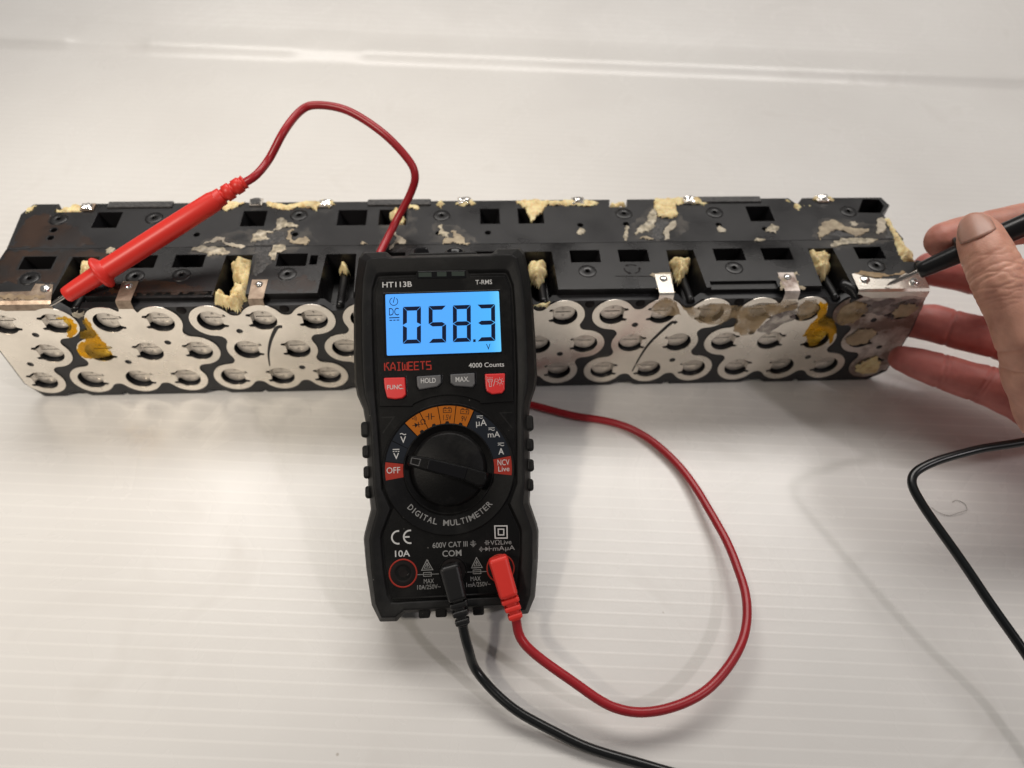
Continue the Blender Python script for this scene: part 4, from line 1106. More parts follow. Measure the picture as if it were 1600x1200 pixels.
# buttons
def button(poly, m_, geos, gm='white'):
    cx = sum(p[0] for p in poly) / len(poly); cy = sum(p[1] for p in poly) / len(poly)
    mm_prism('button_well', [(cx + (p[0] - cx) * 1.10, cy + (p[1] - cy) * 1.12) for p in poly], -1.0, -0.66, 'gloss', bv=0.1)
    V, F = prism(poly, -0.9, 0.75, 0.95)
    o = mesh('button', V, F, MT[m_], meter); bevel(o, 0.4, 3)
    V, F = join_geo(geos)
    mesh('button_print', [(x, y, 0.79) for x, y, z in V], F, MT[gm], o)
    return o
button([(-24.6, 91.5), (-24.4, 87.5), (-23.4, 83.2), (-20.2, 82.6), (-17.2, 82.9), (-15.8, 84.2), (-16.0, 91.4)][::-1], 'redbtn', [text_geo('FUNC.', (-23.2, 86.6, -16.9, 88.4), 0.012)])['label'] = 'red button'
button([(-11.7, 91.5), (-11.5, 87.4), (-10.7, 86.0), (-3.4, 87.0), (-1.8, 88.4), (-1.8, 91.8)][::-1], 'greybtn', [text_geo('HOLD', (-9.9, 88.6, -4.0, 90.6), 0.012)])['label'] = 'left grey button'
button([(1.6, 91.9), (1.7, 88.2), (3.3, 87.0), (10.6, 86.2), (11.6, 87.6), (11.6, 92.1)][::-1], 'greybtn', [text_geo('MAX.', (3.8, 88.6, 9.2, 90.6), 0.012)])['label'] = 'right grey button'
sun = [stroke([(21.3 + 0.75 * math.cos(t * math.pi / 8), 88.2 + 0.75 * math.sin(t * math.pi / 8)) for t in range(16)], 0.16, 0, True)]
for t in range(8):
    a = t * math.pi / 4; sun.append(stroke([(21.3 + 1.1 * math.cos(a), 88.2 + 1.1 * math.sin(a)), (21.3 + 1.65 * math.cos(a), 88.2 + 1.65 * math.sin(a))], 0.16))
torch = [stroke([(16.6, 89.2), (18.4, 89.2), (18.4, 88.5), (17.9, 87.8), (17.9, 86.3), (17.1, 86.3), (17.1, 87.8), (16.6, 88.5)], 0.16, 0, True), stroke([(16.6, 88.5), (18.4, 88.5)], 0.14), stroke([(18.7, 86.4), (19.6, 89.4)], 0.18)]
torch += [stroke([(x, 89.6), (x, 90.1)], 0.13) for x in (16.6, 17.2, 17.8, 18.4)]
button([(15.4, 91.6), (15.5, 86.5), (15.9, 84.4), (18.0, 83.1), (22.2, 83.4), (23.3, 84.8), (23.7, 91.6)][::-1], 'redbtn', sun + torch)['label'] = 'red button with lamp symbols'

# dial
DC = (-0.1, 54.6); RO, RI = 25.2, 17.6
V, F = lathe([(0, -1.3), (0.1, -0.95), (RO + 0.1, -0.95), (RO + 0.45, -0.7), (RO + 0.8, -0.95), (RO + 0.9, -1.4)], 96)
mesh('dial_plate', [(x + DC[0], y + DC[1], z) for x, y, z in V], F, MT['panel'], meter, True)
def sector(a0, a1, m_, name='dial_sector'):
    n = max(3, int(abs(a1 - a0) / 4)); o_, i_ = [], []
    for k in range(n + 1):
        a = math.radians(a0 + (a1 - a0) * k / n)
        o_.append((DC[0] + (RO - 0.3) * math.cos(a), DC[1] + (RO - 0.3) * math.sin(a), -0.90)); i_.append((DC[0] + (RI + .3) * math.cos(a), DC[1] + (RI + .3) * math.sin(a), -0.90))
    V = o_ + i_; F = [(k, n + 1 + k, n + 2 + k, k + 1) if a1 > a0 else (k + 1, n + 2 + k, n + 1 + k, k) for k in range(n)]
    F = [f[::-1] for f in F] if a1 > a0 else F
    return mesh(name, V, F, MT[m_], meter)
OR = [132.0, 115.4, 98.2, 81.4, 64.5]
for a, b in zip(OR, OR[1:]): sector(b + 0.4, a - 0.4, 'orange')
sector(132.8, 151.2, 'navy'); sector(152.0, 171.0, 'navy'); sector(171.8, 188.2, 'redprint')
sector(10.0, 63.8, 'navy'); sector(-8.4, 9.2, 'redprint')
# notches towards the knob
for a in (124, 107, 90, 73):
    c = math.radians(a); p = Vector((DC[0] + (RI + 0.6) * math.cos(c), DC[1] + (RI + 0.6) * math.sin(c))); t = Vector((-math.sin(c), math.cos(c))); nn = Vector((math.cos(c), math.sin(c)))
    mark('dial_notch', [fill_poly([tuple(p - t * .9 - nn * .4), tuple(p + nn * .5 - t * .5), tuple(p + nn * .5 + t * .5), tuple(p + t * .9 - nn * .4)], -0.885)], 'ink')
zd = -0.87
V, F = lathe([(RI + 0.25, -0.95), (RI + 0.1, -0.55), (RI - 0.35, -0.5), (RI - 0.6, -1.6), (15.2, -1.9), (14.6, 0.2), (13.9, 1.3), (13.3, 1.6), (0, 1.7)], 96)
knob = mesh('dial_knob', [(x + DC[0], y + DC[1], z) for x, y, z in V], F, MT['knob'], meter, True)
ang = math.radians(-14.6)
Rk = Matrix.Translation((DC[0], DC[1], 0)) @ Matrix.Rotation(ang, 4, 'Z')
bar = [(-16.6, -1.6), (-15.6, -2.2), (-10, -2.7), (8, -3.5), (13.2, -4.6), (15.6, -4.0), (16.6, -1.2), (16.0, 1.8), (9, 2.3), (-9, 2.7), (-15.6, 2.1), (-16.6, 1.5)]
V, F = xf(prism(bar, 0.2, 5.4, 0.93), Rk); o = mesh('pointer_bar', V, F, MT['knob'], knob); bevel(o, 0.8, 3)
V, F = xf(prism([(-8.3, -2.1), (7.0, -2.8), (7.4, 1.8), (-8.3, 2.1)], 5.3, 5.9, 0.97), Rk); o = mesh('pointer_cap', V, F, MT['gloss'], knob); bevel(o, 0.25, 2)
V, F = join_geo([stroke([(-14.6, -1.1), (-11.4, -1.3), (-11.2, 1.3), (-14.6, 1.1)], 0.28, 5.46, True)]); V, F = xf((V, F), Rk); mesh('pointer_mark', V, F, MT['greybtn'], knob)
V, F = xf(prism([(11.0, -4.6), (14.2, -5.4), (15.2, -3.4), (12.0, -2.0)], 0.4, 4.2, 0.85), Rk); o = mesh('pointer_tail', V, F, MT['knob'], knob); bevel(o, 0.5, 2)

# dial print
mark('printed_text', [text_geo('OFF', (-24.4, 53.7, -19.1, 56.1), 0.0, zd)], 'white')
mark('printed_text', [text_geo('NCV', (19.2, 55.0, 23.9, 57.3), 0.0, zd), text_geo('Live', (19.4, 52.6, 23.8, 54.6), 0.0, zd)], 'white')
til = lambda x, y, w: [(x + w * (k / 8 - .5), y + 0.26 * math.sin(k / 8 * 2 * math.pi)) for k in range(9)]
mark('printed_text', [text_geo('V', (-18.7, 65.4, -16.5, 68.0), 0.01, zd), stroke(til(-17.6, 68.9, 2.4), 0.34, zd)], 'white')
mark('printed_text', [text_geo('V', (-21.6, 59.2, -19.4, 61.6), 0.01, zd), stroke([(-21.8, 63.0), (-19.2, 63.0)], 0.36, zd)] + [stroke([(a, 62.2), (a + 0.65, 62.2)], 0.3, zd) for a in (-21.8, -20.8, -19.85)], 'white')
mark('printed_text', [text_geo('\u00b5A', (11.3, 70.3, 15.5, 73.5), 0.0, zd), stroke([(11.6, 74.9), (14.1, 74.9)], 0.24, zd), stroke(til(12.85, 74.15, 2.4), 0.24, zd)], 'white')
mark('printed_text', [text_geo('mA', (15.8, 66.2, 20.6, 68.5), 0.0, zd), stroke([(16.1, 69.95), (18.6, 69.95)], 0.24, zd), stroke(til(17.35, 69.2, 2.4), 0.24, zd)], 'white')
mark('printed_text', [text_geo('A', (19.7, 59.3, 21.9, 61.8), 0.01, zd), stroke([(19.6, 63.8), (22.1, 63.8)], 0.24, zd), stroke(til(20.85, 62.95, 2.4), 0.24, zd)], 'white')
def rot_geo(g, c, deg):
    return xf(g, Matrix.Translation((c[0], c[1], 0)) @ Matrix.Rotation(math.radians(deg), 4, 'Z') @ Matrix.Translation((-c[0], -c[1], 0)))
dio = [fill_poly([(-13.0, 71.3), (-11.6, 72.3), (-13.0, 73.3)], zd), stroke([(-11.5, 71.2), (-11.5, 73.4)], 0.3, zd), stroke([(-14.0, 72.3), (-10.8, 72.3)], 0.25, zd)]
dio += [text_geo('\u03a9', (-10.6, 72.0, -8.6, 74.2), 0.0, zd)]
for r in (0.5, 1.0, 1.5):
    dio.append(stroke([(-13.4 + r * math.cos(math.radians(t)), 75.0 + r * math.sin(math.radians(t))) for t in range(-45, 46, 15)], 0.2, zd))
dio.append(fill_poly(circ(-13.5, 75.0, 0.25, 8), zd))
mark('printed_symbol', [rot_geo(g, (-12.2, 73.2), 8) for g in dio], 'ink')
mark('printed_symbol', [stroke([(-7.3, 74.2), (-7.3, 76.7)], 0.35, zd), stroke([(-6.3, 74.2), (-6.3, 76.7)], 0.35, zd), stroke([(-8.6, 75.4), (-7.3, 75.4)], 0.25, zd), stroke([(-6.3, 75.4), (-5.0, 75.4)], 0.25, zd)], 'ink')
def batt(x, y):
    return [stroke([(x - 1.6, y - 0.9), (x + 1.6, y - 0.9), (x + 1.6, y + 0.7), (x - 1.6, y + 0.7)], 0.22, zd, True), stroke([(x - 1.2, y + 0.7), (x - 1.2, y + 1.15), (x - .5, y + 1.15), (x - .5, y + .7)], 0.2, zd),
            stroke([(x + .5, y + 0.7), (x + .5, y + 1.15), (x + 1.2, y + 1.15), (x + 1.2, y + .7)], 0.2, zd), stroke([(x - 1.15, y - .1), (x - .35, y - .1)], 0.2, zd), stroke([(x + .35, y - .1), (x + 1.15, y - .1)], 0.2, zd), stroke([(x + .75, y - .5), (x + .75, y + .3)], 0.2, zd)]
mark('printed_symbol', batt(0.1, 77.7) + [text_geo('1.5V', (-1.6, 73.7, 1.6, 75.9), 0.0, zd)], 'ink')
mark('printed_symbol', [rot_geo(g, (6.8, 76.0), -6) for g in batt(6.9, 76.9) + [text_geo('9V', (5.7, 72.9, 7.9, 75.1), 0.0, zd)]], 'ink')
geo = []
word = 'DIGITAL MULTIMETER'
wd = {'I': 0.9, 'M': 2.35, ' ': 1.5, 'L': 1.6, 'E': 1.65, 'T': 1.6}
tot = sum(wd.get(c, 1.8) for c in word) + 0.42 * (len(word) - 1)
pos = -tot / 2; Rb = 22.2
for ch in word:
    w_ = wd.get(ch, 1.8)
    if ch != ' ':
        a = (pos + w_ / 2) / 21.2
        g = text_geo(ch, (-w_ / 2 + (0.25 if ch == 'I' else 0), 0, w_ / 2 - (0.25 if ch == 'I' else 0), 2.3), 0.012, zd)
        geo.append(xf(g, Matrix.Translation((DC[0], DC[1], 0)) @ Matrix.Rotation(a, 4, 'Z') @ Matrix.Translation((0, -Rb, 0))))
    pos += w_ + 0.42
mark('printed_text', geo, 'grey')

# lower panel print
zl = -1.20
def arc(cx, cy, r, a0, a1, n=14): return [(cx + r * math.cos(math.radians(a0 + (a1 - a0) * k / n)), cy + r * math.sin(math.radians(a0 + (a1 - a0) * k / n))) for k in range(n + 1)]
mark('printed_symbol', [stroke(arc(-20.6, 28.9, 2.45, 80, 280), 0.62, zl), stroke(arc(-16.0, 28.9, 2.45, 80, 280), 0.62, zl), stroke([(-18.4, 28.9), (-16.2, 28.9)], 0.6, zl)], 'white')
mark('printed_text', [text_geo('10A', (-22.0, 21.4, -16.2, 23.9), 0.012, zl)], 'white')
mark('printed_text', [text_geo('COM', (-3.7, 20.6, 3.7, 23.0), 0.012, zl)], 'grey')
mark('printed_text', [text_geo('600V CAT III', (-7.4, 24.1, 6.2, 26.2), 0.006, zl), stroke([(8.4, 26.4), (8.4, 24.6)], 0.25, zl), stroke([(7.2, 24.9), (9.6, 24.9)], 0.25, zl), stroke([(7.7, 24.4), (9.1, 24.4)], 0.22, zl), stroke([(8.1, 23.95), (8.7, 23.95)], 0.2, zl), stroke([(7.4, 25.7), (9.3, 25.7)], 0.2, zl)], 'grey')
mark('printed_symbol', [stroke([(17.1, 26.8), (21.8, 26.6), (21.9, 31.3), (17.1, 31.5)], 0.45, zl, True), stroke([(18.4, 28.0), (20.5, 27.9), (20.6, 30.1), (18.4, 30.2)], 0.45, zl, True)], 'white')
mark('printed_text', [stroke([(13.5, 24.3), (13.5, 26.1)], 0.28, zl), stroke([(14.2, 24.3), (14.2, 26.1)], 0.28, zl), stroke([(12.8, 25.2), (13.5, 25.2)], 0.24, zl), stroke([(14.2, 25.2), (14.9, 25.2)], 0.24, zl), text_geo('V\u03a9Live', (15.1, 24.2, 23.4, 26.1), 0.0, zl)], 'grey')
mark('printed_text', [stroke(arc(10.4, 22.8, r, -45, 45, 6), 0.2, zl) for r in (0.4, 0.9, 1.4)] + [stroke([(12.0, 22.8), (15.6, 22.8)], 0.22, zl), fill_poly([(13.1, 22.0), (14.5, 22.8), (13.1, 23.6)], zl), stroke([(14.6, 21.9), (14.6, 23.7)], 0.26, zl), text_geo('mA\u00b5A', (16.0, 21.5, 24.6, 23.7), 0.0, zl)], 'grey')
def warn(x0, x1, y0, fx0, fx1, txt, tb, mb):
    cx = (x0 + x1) / 2
    return [stroke([(x0, y0), (x1, y0), (cx, y0 + 3.9)], 0.28, zl, True), stroke([(x0 + 1.0, y0 + .7), (x1 - 1.0, y0 + .7), (cx, y0 + 2.7)], 0.2, zl, True), stroke([(cx, y0 + 2.2), (cx, y0 + 1.0)], 0.3, zl),
            stroke([(cx - 1.5, 13.55), (cx + 1.5, 13.5), (cx + 1.5, 14.95), (cx - 1.5, 15.0)], 0.22, zl, True), stroke([(fx0, 14.3), (cx - 1.5, 14.27)], 0.2, zl), stroke([(cx - 1.5, 14.27), (cx + 1.5, 14.23)], 0.2, zl), stroke([(cx + 1.5, 14.23), (fx1, 14.2)], 0.2, zl),
            text_geo('MAX', (mb[0], 10.8, mb[1], 12.5), 0.0, zl), text_geo(txt, (tb[0], 8.6, tb[1], 10.3), 0.0, zl)]
mark('printed_warning', warn(-11.9, -7.6, 15.9, -14.0, -5.0, '10A/250V~', (-13.8, -4.8), (-11.2, -7.3)), 'grey')
mark('printed_warning', warn(7.4, 11.6, 15.8, 5.0, 13.6, '1mA/250V~', (5.2, 14.6), (6.9, 10.8)), 'grey')
for x, m_ in ((-19.1, 'redprint'), (0.2, 'grey'), (18.7, 'redprint')):
    V, F = lathe([(5.55, -1.22), (5.45, -1.02), (5.05, -1.0), (4.95, -1.22)], 48)
    s = mesh('socket_ring', [(a + x, b + 15.1, c) for a, b, c in V], F, MT['redprint'] if m_ == 'redprint' else MT['panel'], meter, True)
    V, F = lathe([(4.9, -1.24), (3.7, -1.1), (2.9, -1.12), (2.6, -2.0), (2.5, -1.9), (1.6, -1.2), (1.5, -1.215), (0, -1.215)], 40)
    mesh('socket', [(a + x, b + 15.1, c) for a, b, c in V], F, MT['ink'], s, True)
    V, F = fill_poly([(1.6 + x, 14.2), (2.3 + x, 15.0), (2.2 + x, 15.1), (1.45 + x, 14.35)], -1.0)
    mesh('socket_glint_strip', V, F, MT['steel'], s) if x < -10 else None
# small embossed corner marks, and the line at the lower end
for s in (-1, 1):
    mark('embossed_corner', [stroke([(s * 25.9, 75.8), (s * 21.0, 75.8), (s * 25.6, 69.6)], 0.5, -1.18)], 'rubber')
V, F = tube([Vector((-23.5, 5.6, -1.2)), Vector((23.5, 5.6, -1.2))], 0.45, 8); mesh('lower_lip', V, F, MT['rubber'], meter, True)

# ------------------------------------------------------------------ red test lead: probe, cable and plug
def probe(root, tip, end, mh, tip_len, total):
    d = (Vector(end) - Vector(tip)).normalized(); M = axis_matrix(tip, d)
    tl = tip_len
    V, F = lathe([(0, 0), (0.35, 0.25), (0.8, 2.0), (1.0, 3.2), (1.0, tl + 1.5)], 20)
    a = xf((V, F), M); mesh('probe_tip', a[0], a[1], MT['steel'], root, True)
    nose = tl + 18.0
    prof = [(0, tl), (3.0, tl), (3.5, tl + 0.5), (3.7, tl + 3), (4.25, nose - 2), (4.4, nose - 0.4)]
    body = [(4.4, nose - 0.4), (4.6, nose + 2.4), (4.7, nose + 12), (4.75, nose + 40), (4.6, total - 17), (4.2, total - 15.6), (4.2, total - 15.0)]
    V, F = lathe(prof + body[1:], 36); a = xf((V, F), M); mesh('probe_handle', a[0], a[1], MT[mh], root, True)
    g = [(4.2, nose - 0.9), (6.9, nose - 0.7), (7.5, nose), (7.5, nose + 0.7), (6.9, nose + 1.4), (5.0, nose + 2.6), (4.5, nose + 3.4)]
    V, F = lathe(g, 40); a = xf((V, F), M); mesh('finger_guard', a[0], a[1], MT[mh], root, True)
    s0 = total - 15.6; pr = [(4.2, s0)]
    # strain relief: three notched collars
    for k in range(3):
        z = s0 + k * 4.9; r = 4.0 - 0.25 * k
        pr += [(r, z + 0.1), (r, z + 3.3), (r - 0.2, z + 3.5), (2.9, z + 3.6), (2.9, z + 4.8), (r - 0.4, z + 4.9)]
    pr += [(3.2, s0 + 15.2), (2.0, s0 + 15.5), (0, s0 + 15.5)]
    V, F = lathe(pr, 28); a = xf((V, F), M); mesh('strain_relief', a[0], a[1], MT[mh], root, True)
    return Vector(tip) + d * total, d

def plug(root, mat_, top, bot_, end, z=5.6, w=7.6, th=8.6):
    """right-angle plug lying along the meter face, coordinates on the face"""
    t2 = Vector(top); b2 = Vector(bot_); ax = (b2 - t2).normalized(); side = Vector((-ax.y, ax.x))
    def blk(c0, c1, w0, w1, z0, z1):
        q = [c0 - side * w0 / 2, c1 - side * w1 / 2, c1 + side * w1 / 2, c0 + side * w0 / 2]
        return prism([(p.x, p.y) for p in q], z0, z1, 1.0)
    def add(nm, g, bv):
        V = [tuple(mw(*p)) for p in g[0]]; o = mesh(nm, V, g[1], MT[mat_], root); bevel(o, bv, 3, 30); return o
    add('plug_body', blk(t2, b2, w, w * 0.92, z - th / 2, z + th / 2), 1.3)
    e2 = Vector(end); a3 = (e2 - b2); L = a3.length; a3.normalize()
    n = 3
    for k in range(n):
        c0 = b2 + a3 * (L * (k + 0.12) / n); c1 = b2 + a3 * (L * (k + 0.80) / n); ww = w * (0.92 - 0.09 * k)
        add('plug_collar', blk(c0, c1, ww, ww * 0.96, z - ww * 0.5, z + ww * 0.5), 0.7)
    add('plug_core', blk(b2 - a3 * 1, e2, w * 0.55, w * 0.5, z - w * 0.28, z + w * 0.28), 0.6)
    V, F = lathe([(0, 0), (3.2, 0), (3.2, 8.0), (0, 8.0)], 24)
    pin = t2 + ax * (w * 0.55)
    V = [tuple(mw(pin.x + a, pin.y + b, -1.0 + c * 0.6)) for a, b, c in V]; mesh('plug_barrel', V, F, MT[mat_], root)
    return mw(e2.x, e2.y, z), (m_u * a3.x + m_v * a3.y)

red = empty('red_test_lead', (-186, 0, 0), label='red test probe lying across the pack with red cable and plug in the right socket', category='test lead')
red.location = (0, 0, 0)
end_p, dr = probe(red, (-186.6, -0.6, 64.6), (-101.0, 43.5, 97.5), 'red', 8.5, 101.5)
pe, pd = plug(red, 'red', (17.4, 20.4), (21.2, 5.4), (23.7, -3.4))
pts = [end_p - dr * 2, end_p + dr * 5, (-92.0, 54.5, 101.0), (-85.0, 63.0, 109.0), (-78.3, 75.0, 112.5), (-71.0, 77.5, 114.0), (-56.7, 74.5, 113.0), (-40.4, 65.5, 107.5), (-29.8, 57.8, 99.0), (-26.5, 53.4, 92.5), (-29.5, 50.2, 84.0), (-37.3, 42.6, 73.0),
       (-43.6, 26.8, 68.8), (-46.0, 12.0, 68.4), (-45.0, 0.0, 66.0), (-38.0, -6.5, 45.0), (-25.0, -9.0, 18.0), (-8.0, -9.5, 4.5), (12.0, -10.0, 2.3), (28.2, -13.5, 2.3), (49.6, -21.0, 2.3), (75.8, -29.1, 2.6), (95.5, -51.8, 3.2), (104.5, -77.8, 5.5), (109.6, -103.1, 8.2),
       (109.2, -123.9, 10.5), (101.8, -142.2, 12.0), (86.2, -157.6, 12.0), (65.6, -164.8, 11.5), (48.8, -163.0, 12.5), (33.0, -154.0, 16.0), tuple(pe + pd * 9 - Vector((0, 0, 1.0))), tuple(pe - pd * 2)]
V, F = tube(wobble(catmull(pts, 1.5)), 1.85, 16); mesh('cable', V, F, MT['redcab'], red, True)

# ------------------------------------------------------------------ black test lead
blk = empty('black_test_lead', (0, 0, 0), label='black test probe held in the hand with black cable and plug in the middle socket', category='test lead')
def px(x, y, d): return CAM + (c_f + c_r * ((x - 800) / 1180.0) - c_u * ((y - 600) / 1180.0)) * d
btip = Vector((190.3, 2.2, 67.4)); bg = px(1491, 399.5, 335.5)
end_b, db = probe(blk, btip, bg, 'black', 13.8, 112.0)
pe, pd = plug(blk, 'black', (-1.0, 18.4), (1.9, 5.2), (3.6, -4.6))
pts = [end_b - db * 2, end_b + db * 8, end_b + db * 22 + Vector((8, 0, 2)), (318, -40, 128), (330, -58, 92), (296, -66, 64), (255, -71, 53), (227.2, -73.7, 48.0), (208.6, -75.3, 45.0), (190.4, -79.3, 43.0), (180.6, -85.2, 41.0), (180.8, -95.9, 39.0),
       (188.9, -116.8, 35.0), (196.4, -136.5, 31.0), (203.2, -153.3, 27.0), (212.5, -175.0, 20.0), (214, -200, 12), (200, -216, 5.0), (165, -214, 2.4), (112.9, -196.8, 2.3), (71.1, -184.7, 2.3), (48.2, -177.6, 2.6), (29.6, -170.2, 4.0), (10.6, -159.6, 7.0), (-1.9, -148.2, 11.5), tuple(pe + pd * 7 - Vector((0, 0, 1.5))), tuple(pe - pd * 2)]
V, F = tube(wobble(catmull(pts, 1.5)), 1.85, 16); mesh('cable', V, F, MT['blackcab'], blk, True)

# ------------------------------------------------------------------ the hand
def hand():
    chains = {   # image position and depth of each joint, radius in mm, redness of the skin
        'thumb': ([(1528, 363, 319, 8.3), (1534, 378, 316, 9.8), (1546, 405, 312, 10.6), (1564, 442, 308, 11.3), (1584, 488, 306, 10.6), (1606, 540, 306, 11.6), (1632, 590, 310, 15.5), (1670, 640, 318, 20)], 0.0),
        'index': ([(1474, 376, 347, 8.7), (1506, 368, 347, 9.2), (1552, 358, 346, 9.3), (1606, 348, 345, 9.8), (1680, 345, 342, 11), (1740, 420, 345, 13)], 0.35),
        'middle': ([(1453, 420, 378, 8.6), (1500, 426, 374, 9.2), (1556, 440, 368, 9.8), (1620, 462, 362, 10.5), (1730, 500, 350, 13.5)], 0.95),
        'ring': ([(1426, 502, 381, 8.6), (1455, 504, 377, 9.7), (1500, 517, 371, 9.6), (1550, 528, 365, 9.8), (1612, 545, 360, 10.8), (1720, 570, 350, 13.5)], 1.0),
        'little': ([(1409, 560, 369, 6.6), (1440, 570, 366, 8.0), (1474, 581, 363, 8.9), (1512, 594, 360, 9.2), (1545, 603, 357, 10.0), (1590, 618, 353, 11.6), (1640, 640, 348, 14.0), (1720, 640, 345, 16)], 1.0),
    }
    bm = bmesh.new()
    info = []
    def ball(c, r):
        Rr = bmesh.ops.create_icosphere(bm, subdivisions=2, radius=r * MM)
        bmesh.ops.translate(bm, verts=Rr['verts'], vec=c * MM)
    W = {}
    for nm, (pts, tint) in chains.items():
        P = [(px(x, y, d), r) for x, y, d, r in pts]
        W[nm] = P
        for (a, ra), (b, rb) in zip(P, P[1:]):
            n = max(2, int((b - a).length / (0.22 * min(ra, rb))))
            for k in range(n + 1):
                t = k / n; ts = t * t * (3 - 2 * t)
                ball(a.lerp(b, t), ra + (rb - ra) * ts)
        info.append((nm, [p for p, r in P], tint))
    # palm
    palm = [(px(1740, 430, 345), 14), (px(1735, 505, 350), 15), (px(1725, 570, 350), 15), (px(1725, 635, 345), 16), (px(1690, 640, 322), 20)]
    wrist = px(1950, 600, 330)
    for c, r in palm:
        n = 14
        for k in range(n + 1): ball(c.lerp(wrist, k / n), r + (20 - r) * k / n)
    for (a, ra), (b, rb) in zip(palm, palm[1:]):
        for k in range(9): ball(a.lerp(b, k / 8), ra + (rb - ra) * k / 8)
    me = bpy.data.meshes.new('hand_base'); bm.to_mesh(me); bm.free()
    o = bpy.data.objects.new('hand_base', me); COL.objects.link(o)
    rm = o.modifiers.new('r', 'REMESH'); rm.mode = 'VOXEL'; rm.voxel_size = 0.95 * MM; rm.adaptivity = 0
    sm = o.modifiers.new('s', 'SMOOTH'); sm.factor = 0.5; sm.iterations = 9
    ss = o.modifiers.new('ss', 'SUBSURF'); ss.levels = 1; ss.render_levels = 1
    me2 = bpy.data.meshes.new_from_object(o.evaluated_get(bpy.context.evaluated_depsgraph_get()))
    bpy.data.objects.remove(o); bpy.data.meshes.remove(me)
    n = len(me2.vertices)
    co = np.empty(n * 3); me2.vertices.foreach_get('co', co); co = co.reshape(-1, 3) / MM
    no = np.empty(n * 3); me2.vertices.foreach_get('normal', no); no = no.reshape(-1, 3)
    # nearest chain -> skin tint
    best = np.full(n, 1e9); tint = np.zeros(n); who = np.zeros(n, int); along = np.zeros(n)
    for ci, (nm, P, tv) in enumerate(info):
        acc = 0.0
        for a, b in zip(P, P[1:]):
            A = np.array(a); B = np.array(b); e = B - A; L = np.linalg.norm(e)
            t = np.clip(((co - A) @ e) / (e @ e), 0, 1)
            dd = np.linalg.norm(co - A - t[:, None] * e, axis=1)
            m = dd < best
            best[m] = dd[m]; tint[m] = tv; who[m] = ci; along[m] = acc + t[m] * L
            acc += L
    # flexion creases: a shallow groove across each finger
    disp = np.zeros(n)
    def groove(ci, s, w, depth, skew=0.0):
        nonlocal disp
        P = info[ci][1]; ax = np.array((P[2] - P[0]).normalized())
        ref = np.array(c_u)
        off = (co - np.array(P[1])) @ ref
        x = along - s + skew * off
        wob = np.array([noise.noise((c[0] * .35, c[1] * .35, c[2] * .35)) for c in co[who == ci]]) if False else 0
        g = np.exp(-(x / w) ** 2) * depth
        disp -= np.where(who == ci, g, 0)
    for ci, s, w, dep, sk in ((4, 17.5, 0.75, 0.55, .12), (4, 19.6, 0.6, 0.25, .12), (4, 37.5, 0.75, 0.55, -.22), (4, 39.8, 0.7, 0.40, -.25), (3, 17.0, 0.8, 0.5, .05), (3, 36.0, 0.8, 0.4, .1), (2, 22.0, 0.8, 0.4, 0), (1, 20.0, 0.7, 0.3, 0)):
        groove(ci, s, w, dep, sk)
    # thumb: fine arcs over the knuckle, two folds at the base
    P = info[0][1]
    for s, w, dep, bend in ((14.2, .55, .22, .02), (16.4, .5, .22, .02), (20.2, .6, .34, .02), (22.4, .55, .42, .02), (24.6, .6, .46, .02), (26.8, .55, .38, .02), (29.0, .6, .32, .022), (31.0, .5, .26, .02), (33.2, .5, .2, .02), (35.5, .5, .16, .02), (50.0, .9, .7, -.01), (57.5, .9, .8, .01)):
        lat_ = (co - np.array(P[3])) @ np.array(c_r * 0.9 + c_u * 0.43)
        x = along - s + bend * lat_ ** 2 * 0.6 - 1.0
        wob = 0.5 * np.sin(lat_ * 0.55 + s * 1.7) + 0.25 * np.sin(lat_ * 1.3 + s)
        disp -= np.where(who == 0, np.exp(-((x + wob) / (w * 1.15)) ** 2) * dep * 0.72, 0)
    rng = np.random.default_rng(3)
    co2 = co + no * disp[:, None]
    me2.vertices.foreach_set('co', (co2 * MM).ravel())
    at = me2.attributes.new('tint', 'FLOAT', 'POINT'); 
    # soften the tint borders: fingertips of thumb stay tan
    tip_red = np.clip(1 - along / 14.0, 0, 1) * 0.18
    at.data.foreach_set('value', np.clip(tint + tip_red, 0, 1).astype(np.float32))
    me2.update()
    ob = link('hand', me2, MT['skin'], None, True)
    ob['label'] = 'bare hand pinching the black probe at the right end of the battery pack'; ob['category'] = 'hand'
    # thumb nail
    a = W['thumb'][0][0]; b = W['thumb'][2][0]; ax = (a - b).normalized()
    toc = (CAM - a).normalized(); nd = (toc + c_u * 0.30 - c_r * 0.22); nd = (nd - ax * nd.dot(ax)).normalized(); lt = ax.cross(nd).normalized()
    V, F = [], []
    nu, nv = 15, 13; cen = px(1531, 371, 317.0)
    for j in range(nv):
        t = j / (nv - 1)
        for i in range(nu):
            s = i / (nu - 1) * 2 - 1
            prox = 1 - 0.22 * max(0, s * s) * (1 - t)
            L = -6.0 + 13.6 * t + (1 - t) * 2.6 * s * s - t * t * 3.4 * s * s
            th = s * math.radians(47 + 4 * t); rad = 9.66 - 0.30 * t - 1.3 * t * t - 0.35 * s * s
            V.append(tuple(cen + ax * L + nd * (rad * math.cos(th) + 0.0) + lt * (rad * 0.98 * math.sin(th))))
    for j in range(nv - 1):
        for i in range(nu - 1): F.append((j * nu + i, j * nu + i + 1, (j + 1) * nu + i + 1, (j + 1) * nu + i))
    nl = mesh('thumb_nail', V, F, MT['nail'], ob, True)
    so = nl.modifiers.new('so', 'SOLIDIFY'); so.thickness = 0.5 * MM; so.offset = 0
    return ob
hand()

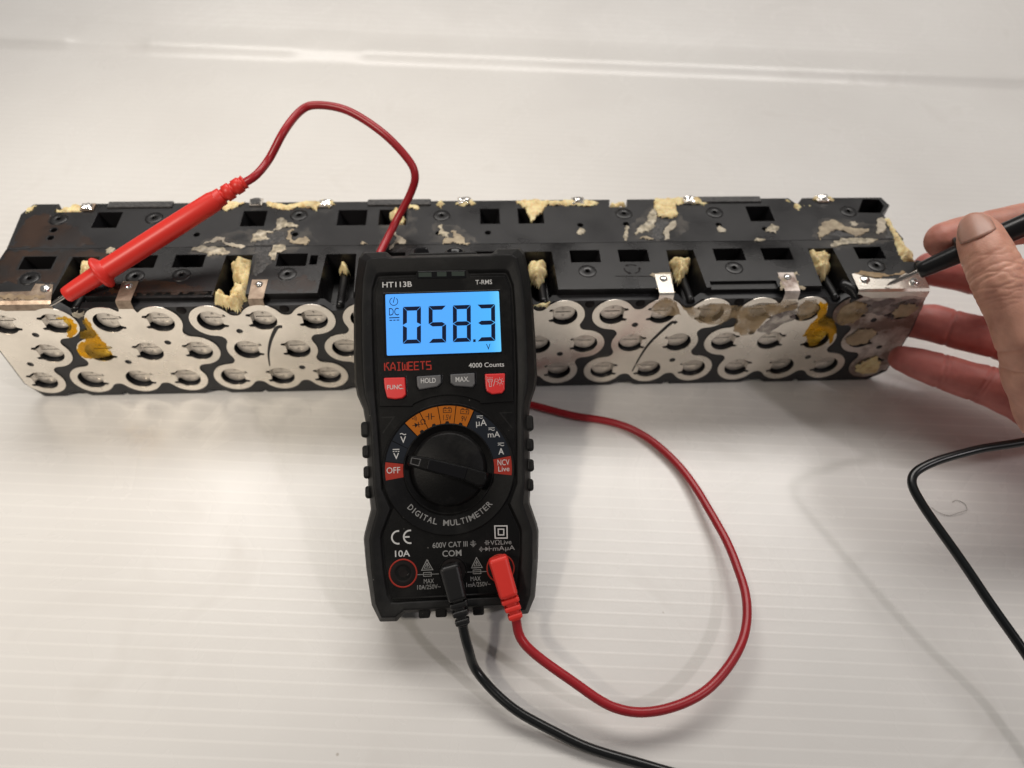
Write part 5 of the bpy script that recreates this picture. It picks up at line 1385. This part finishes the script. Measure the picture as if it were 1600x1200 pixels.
# ------------------------------------------------------------------ a stray fibre on the sheet
pth = [(x + 11.5, y + 6.2, z) for x, y, z in [(199.5, -83.0, 0.3), (201.5, -86.0, 0.8), (206.0, -87.6, 0.4), (211.0, -86.5, 1.0), (215.5, -85.0, 0.5), (216.0, -81.5, 0.3), (213.0, -79.6, 0.3), (210.5, -80.6, 0.3)]]
V, F = tube(catmull(pth, 0.7), 0.11, 6)
o = mesh('stray_fibre', V, F, MT['hair'], None, True)
o['label'] = 'tiny curled grey fibre lying on the white sheet'; o['category'] = 'fibre'
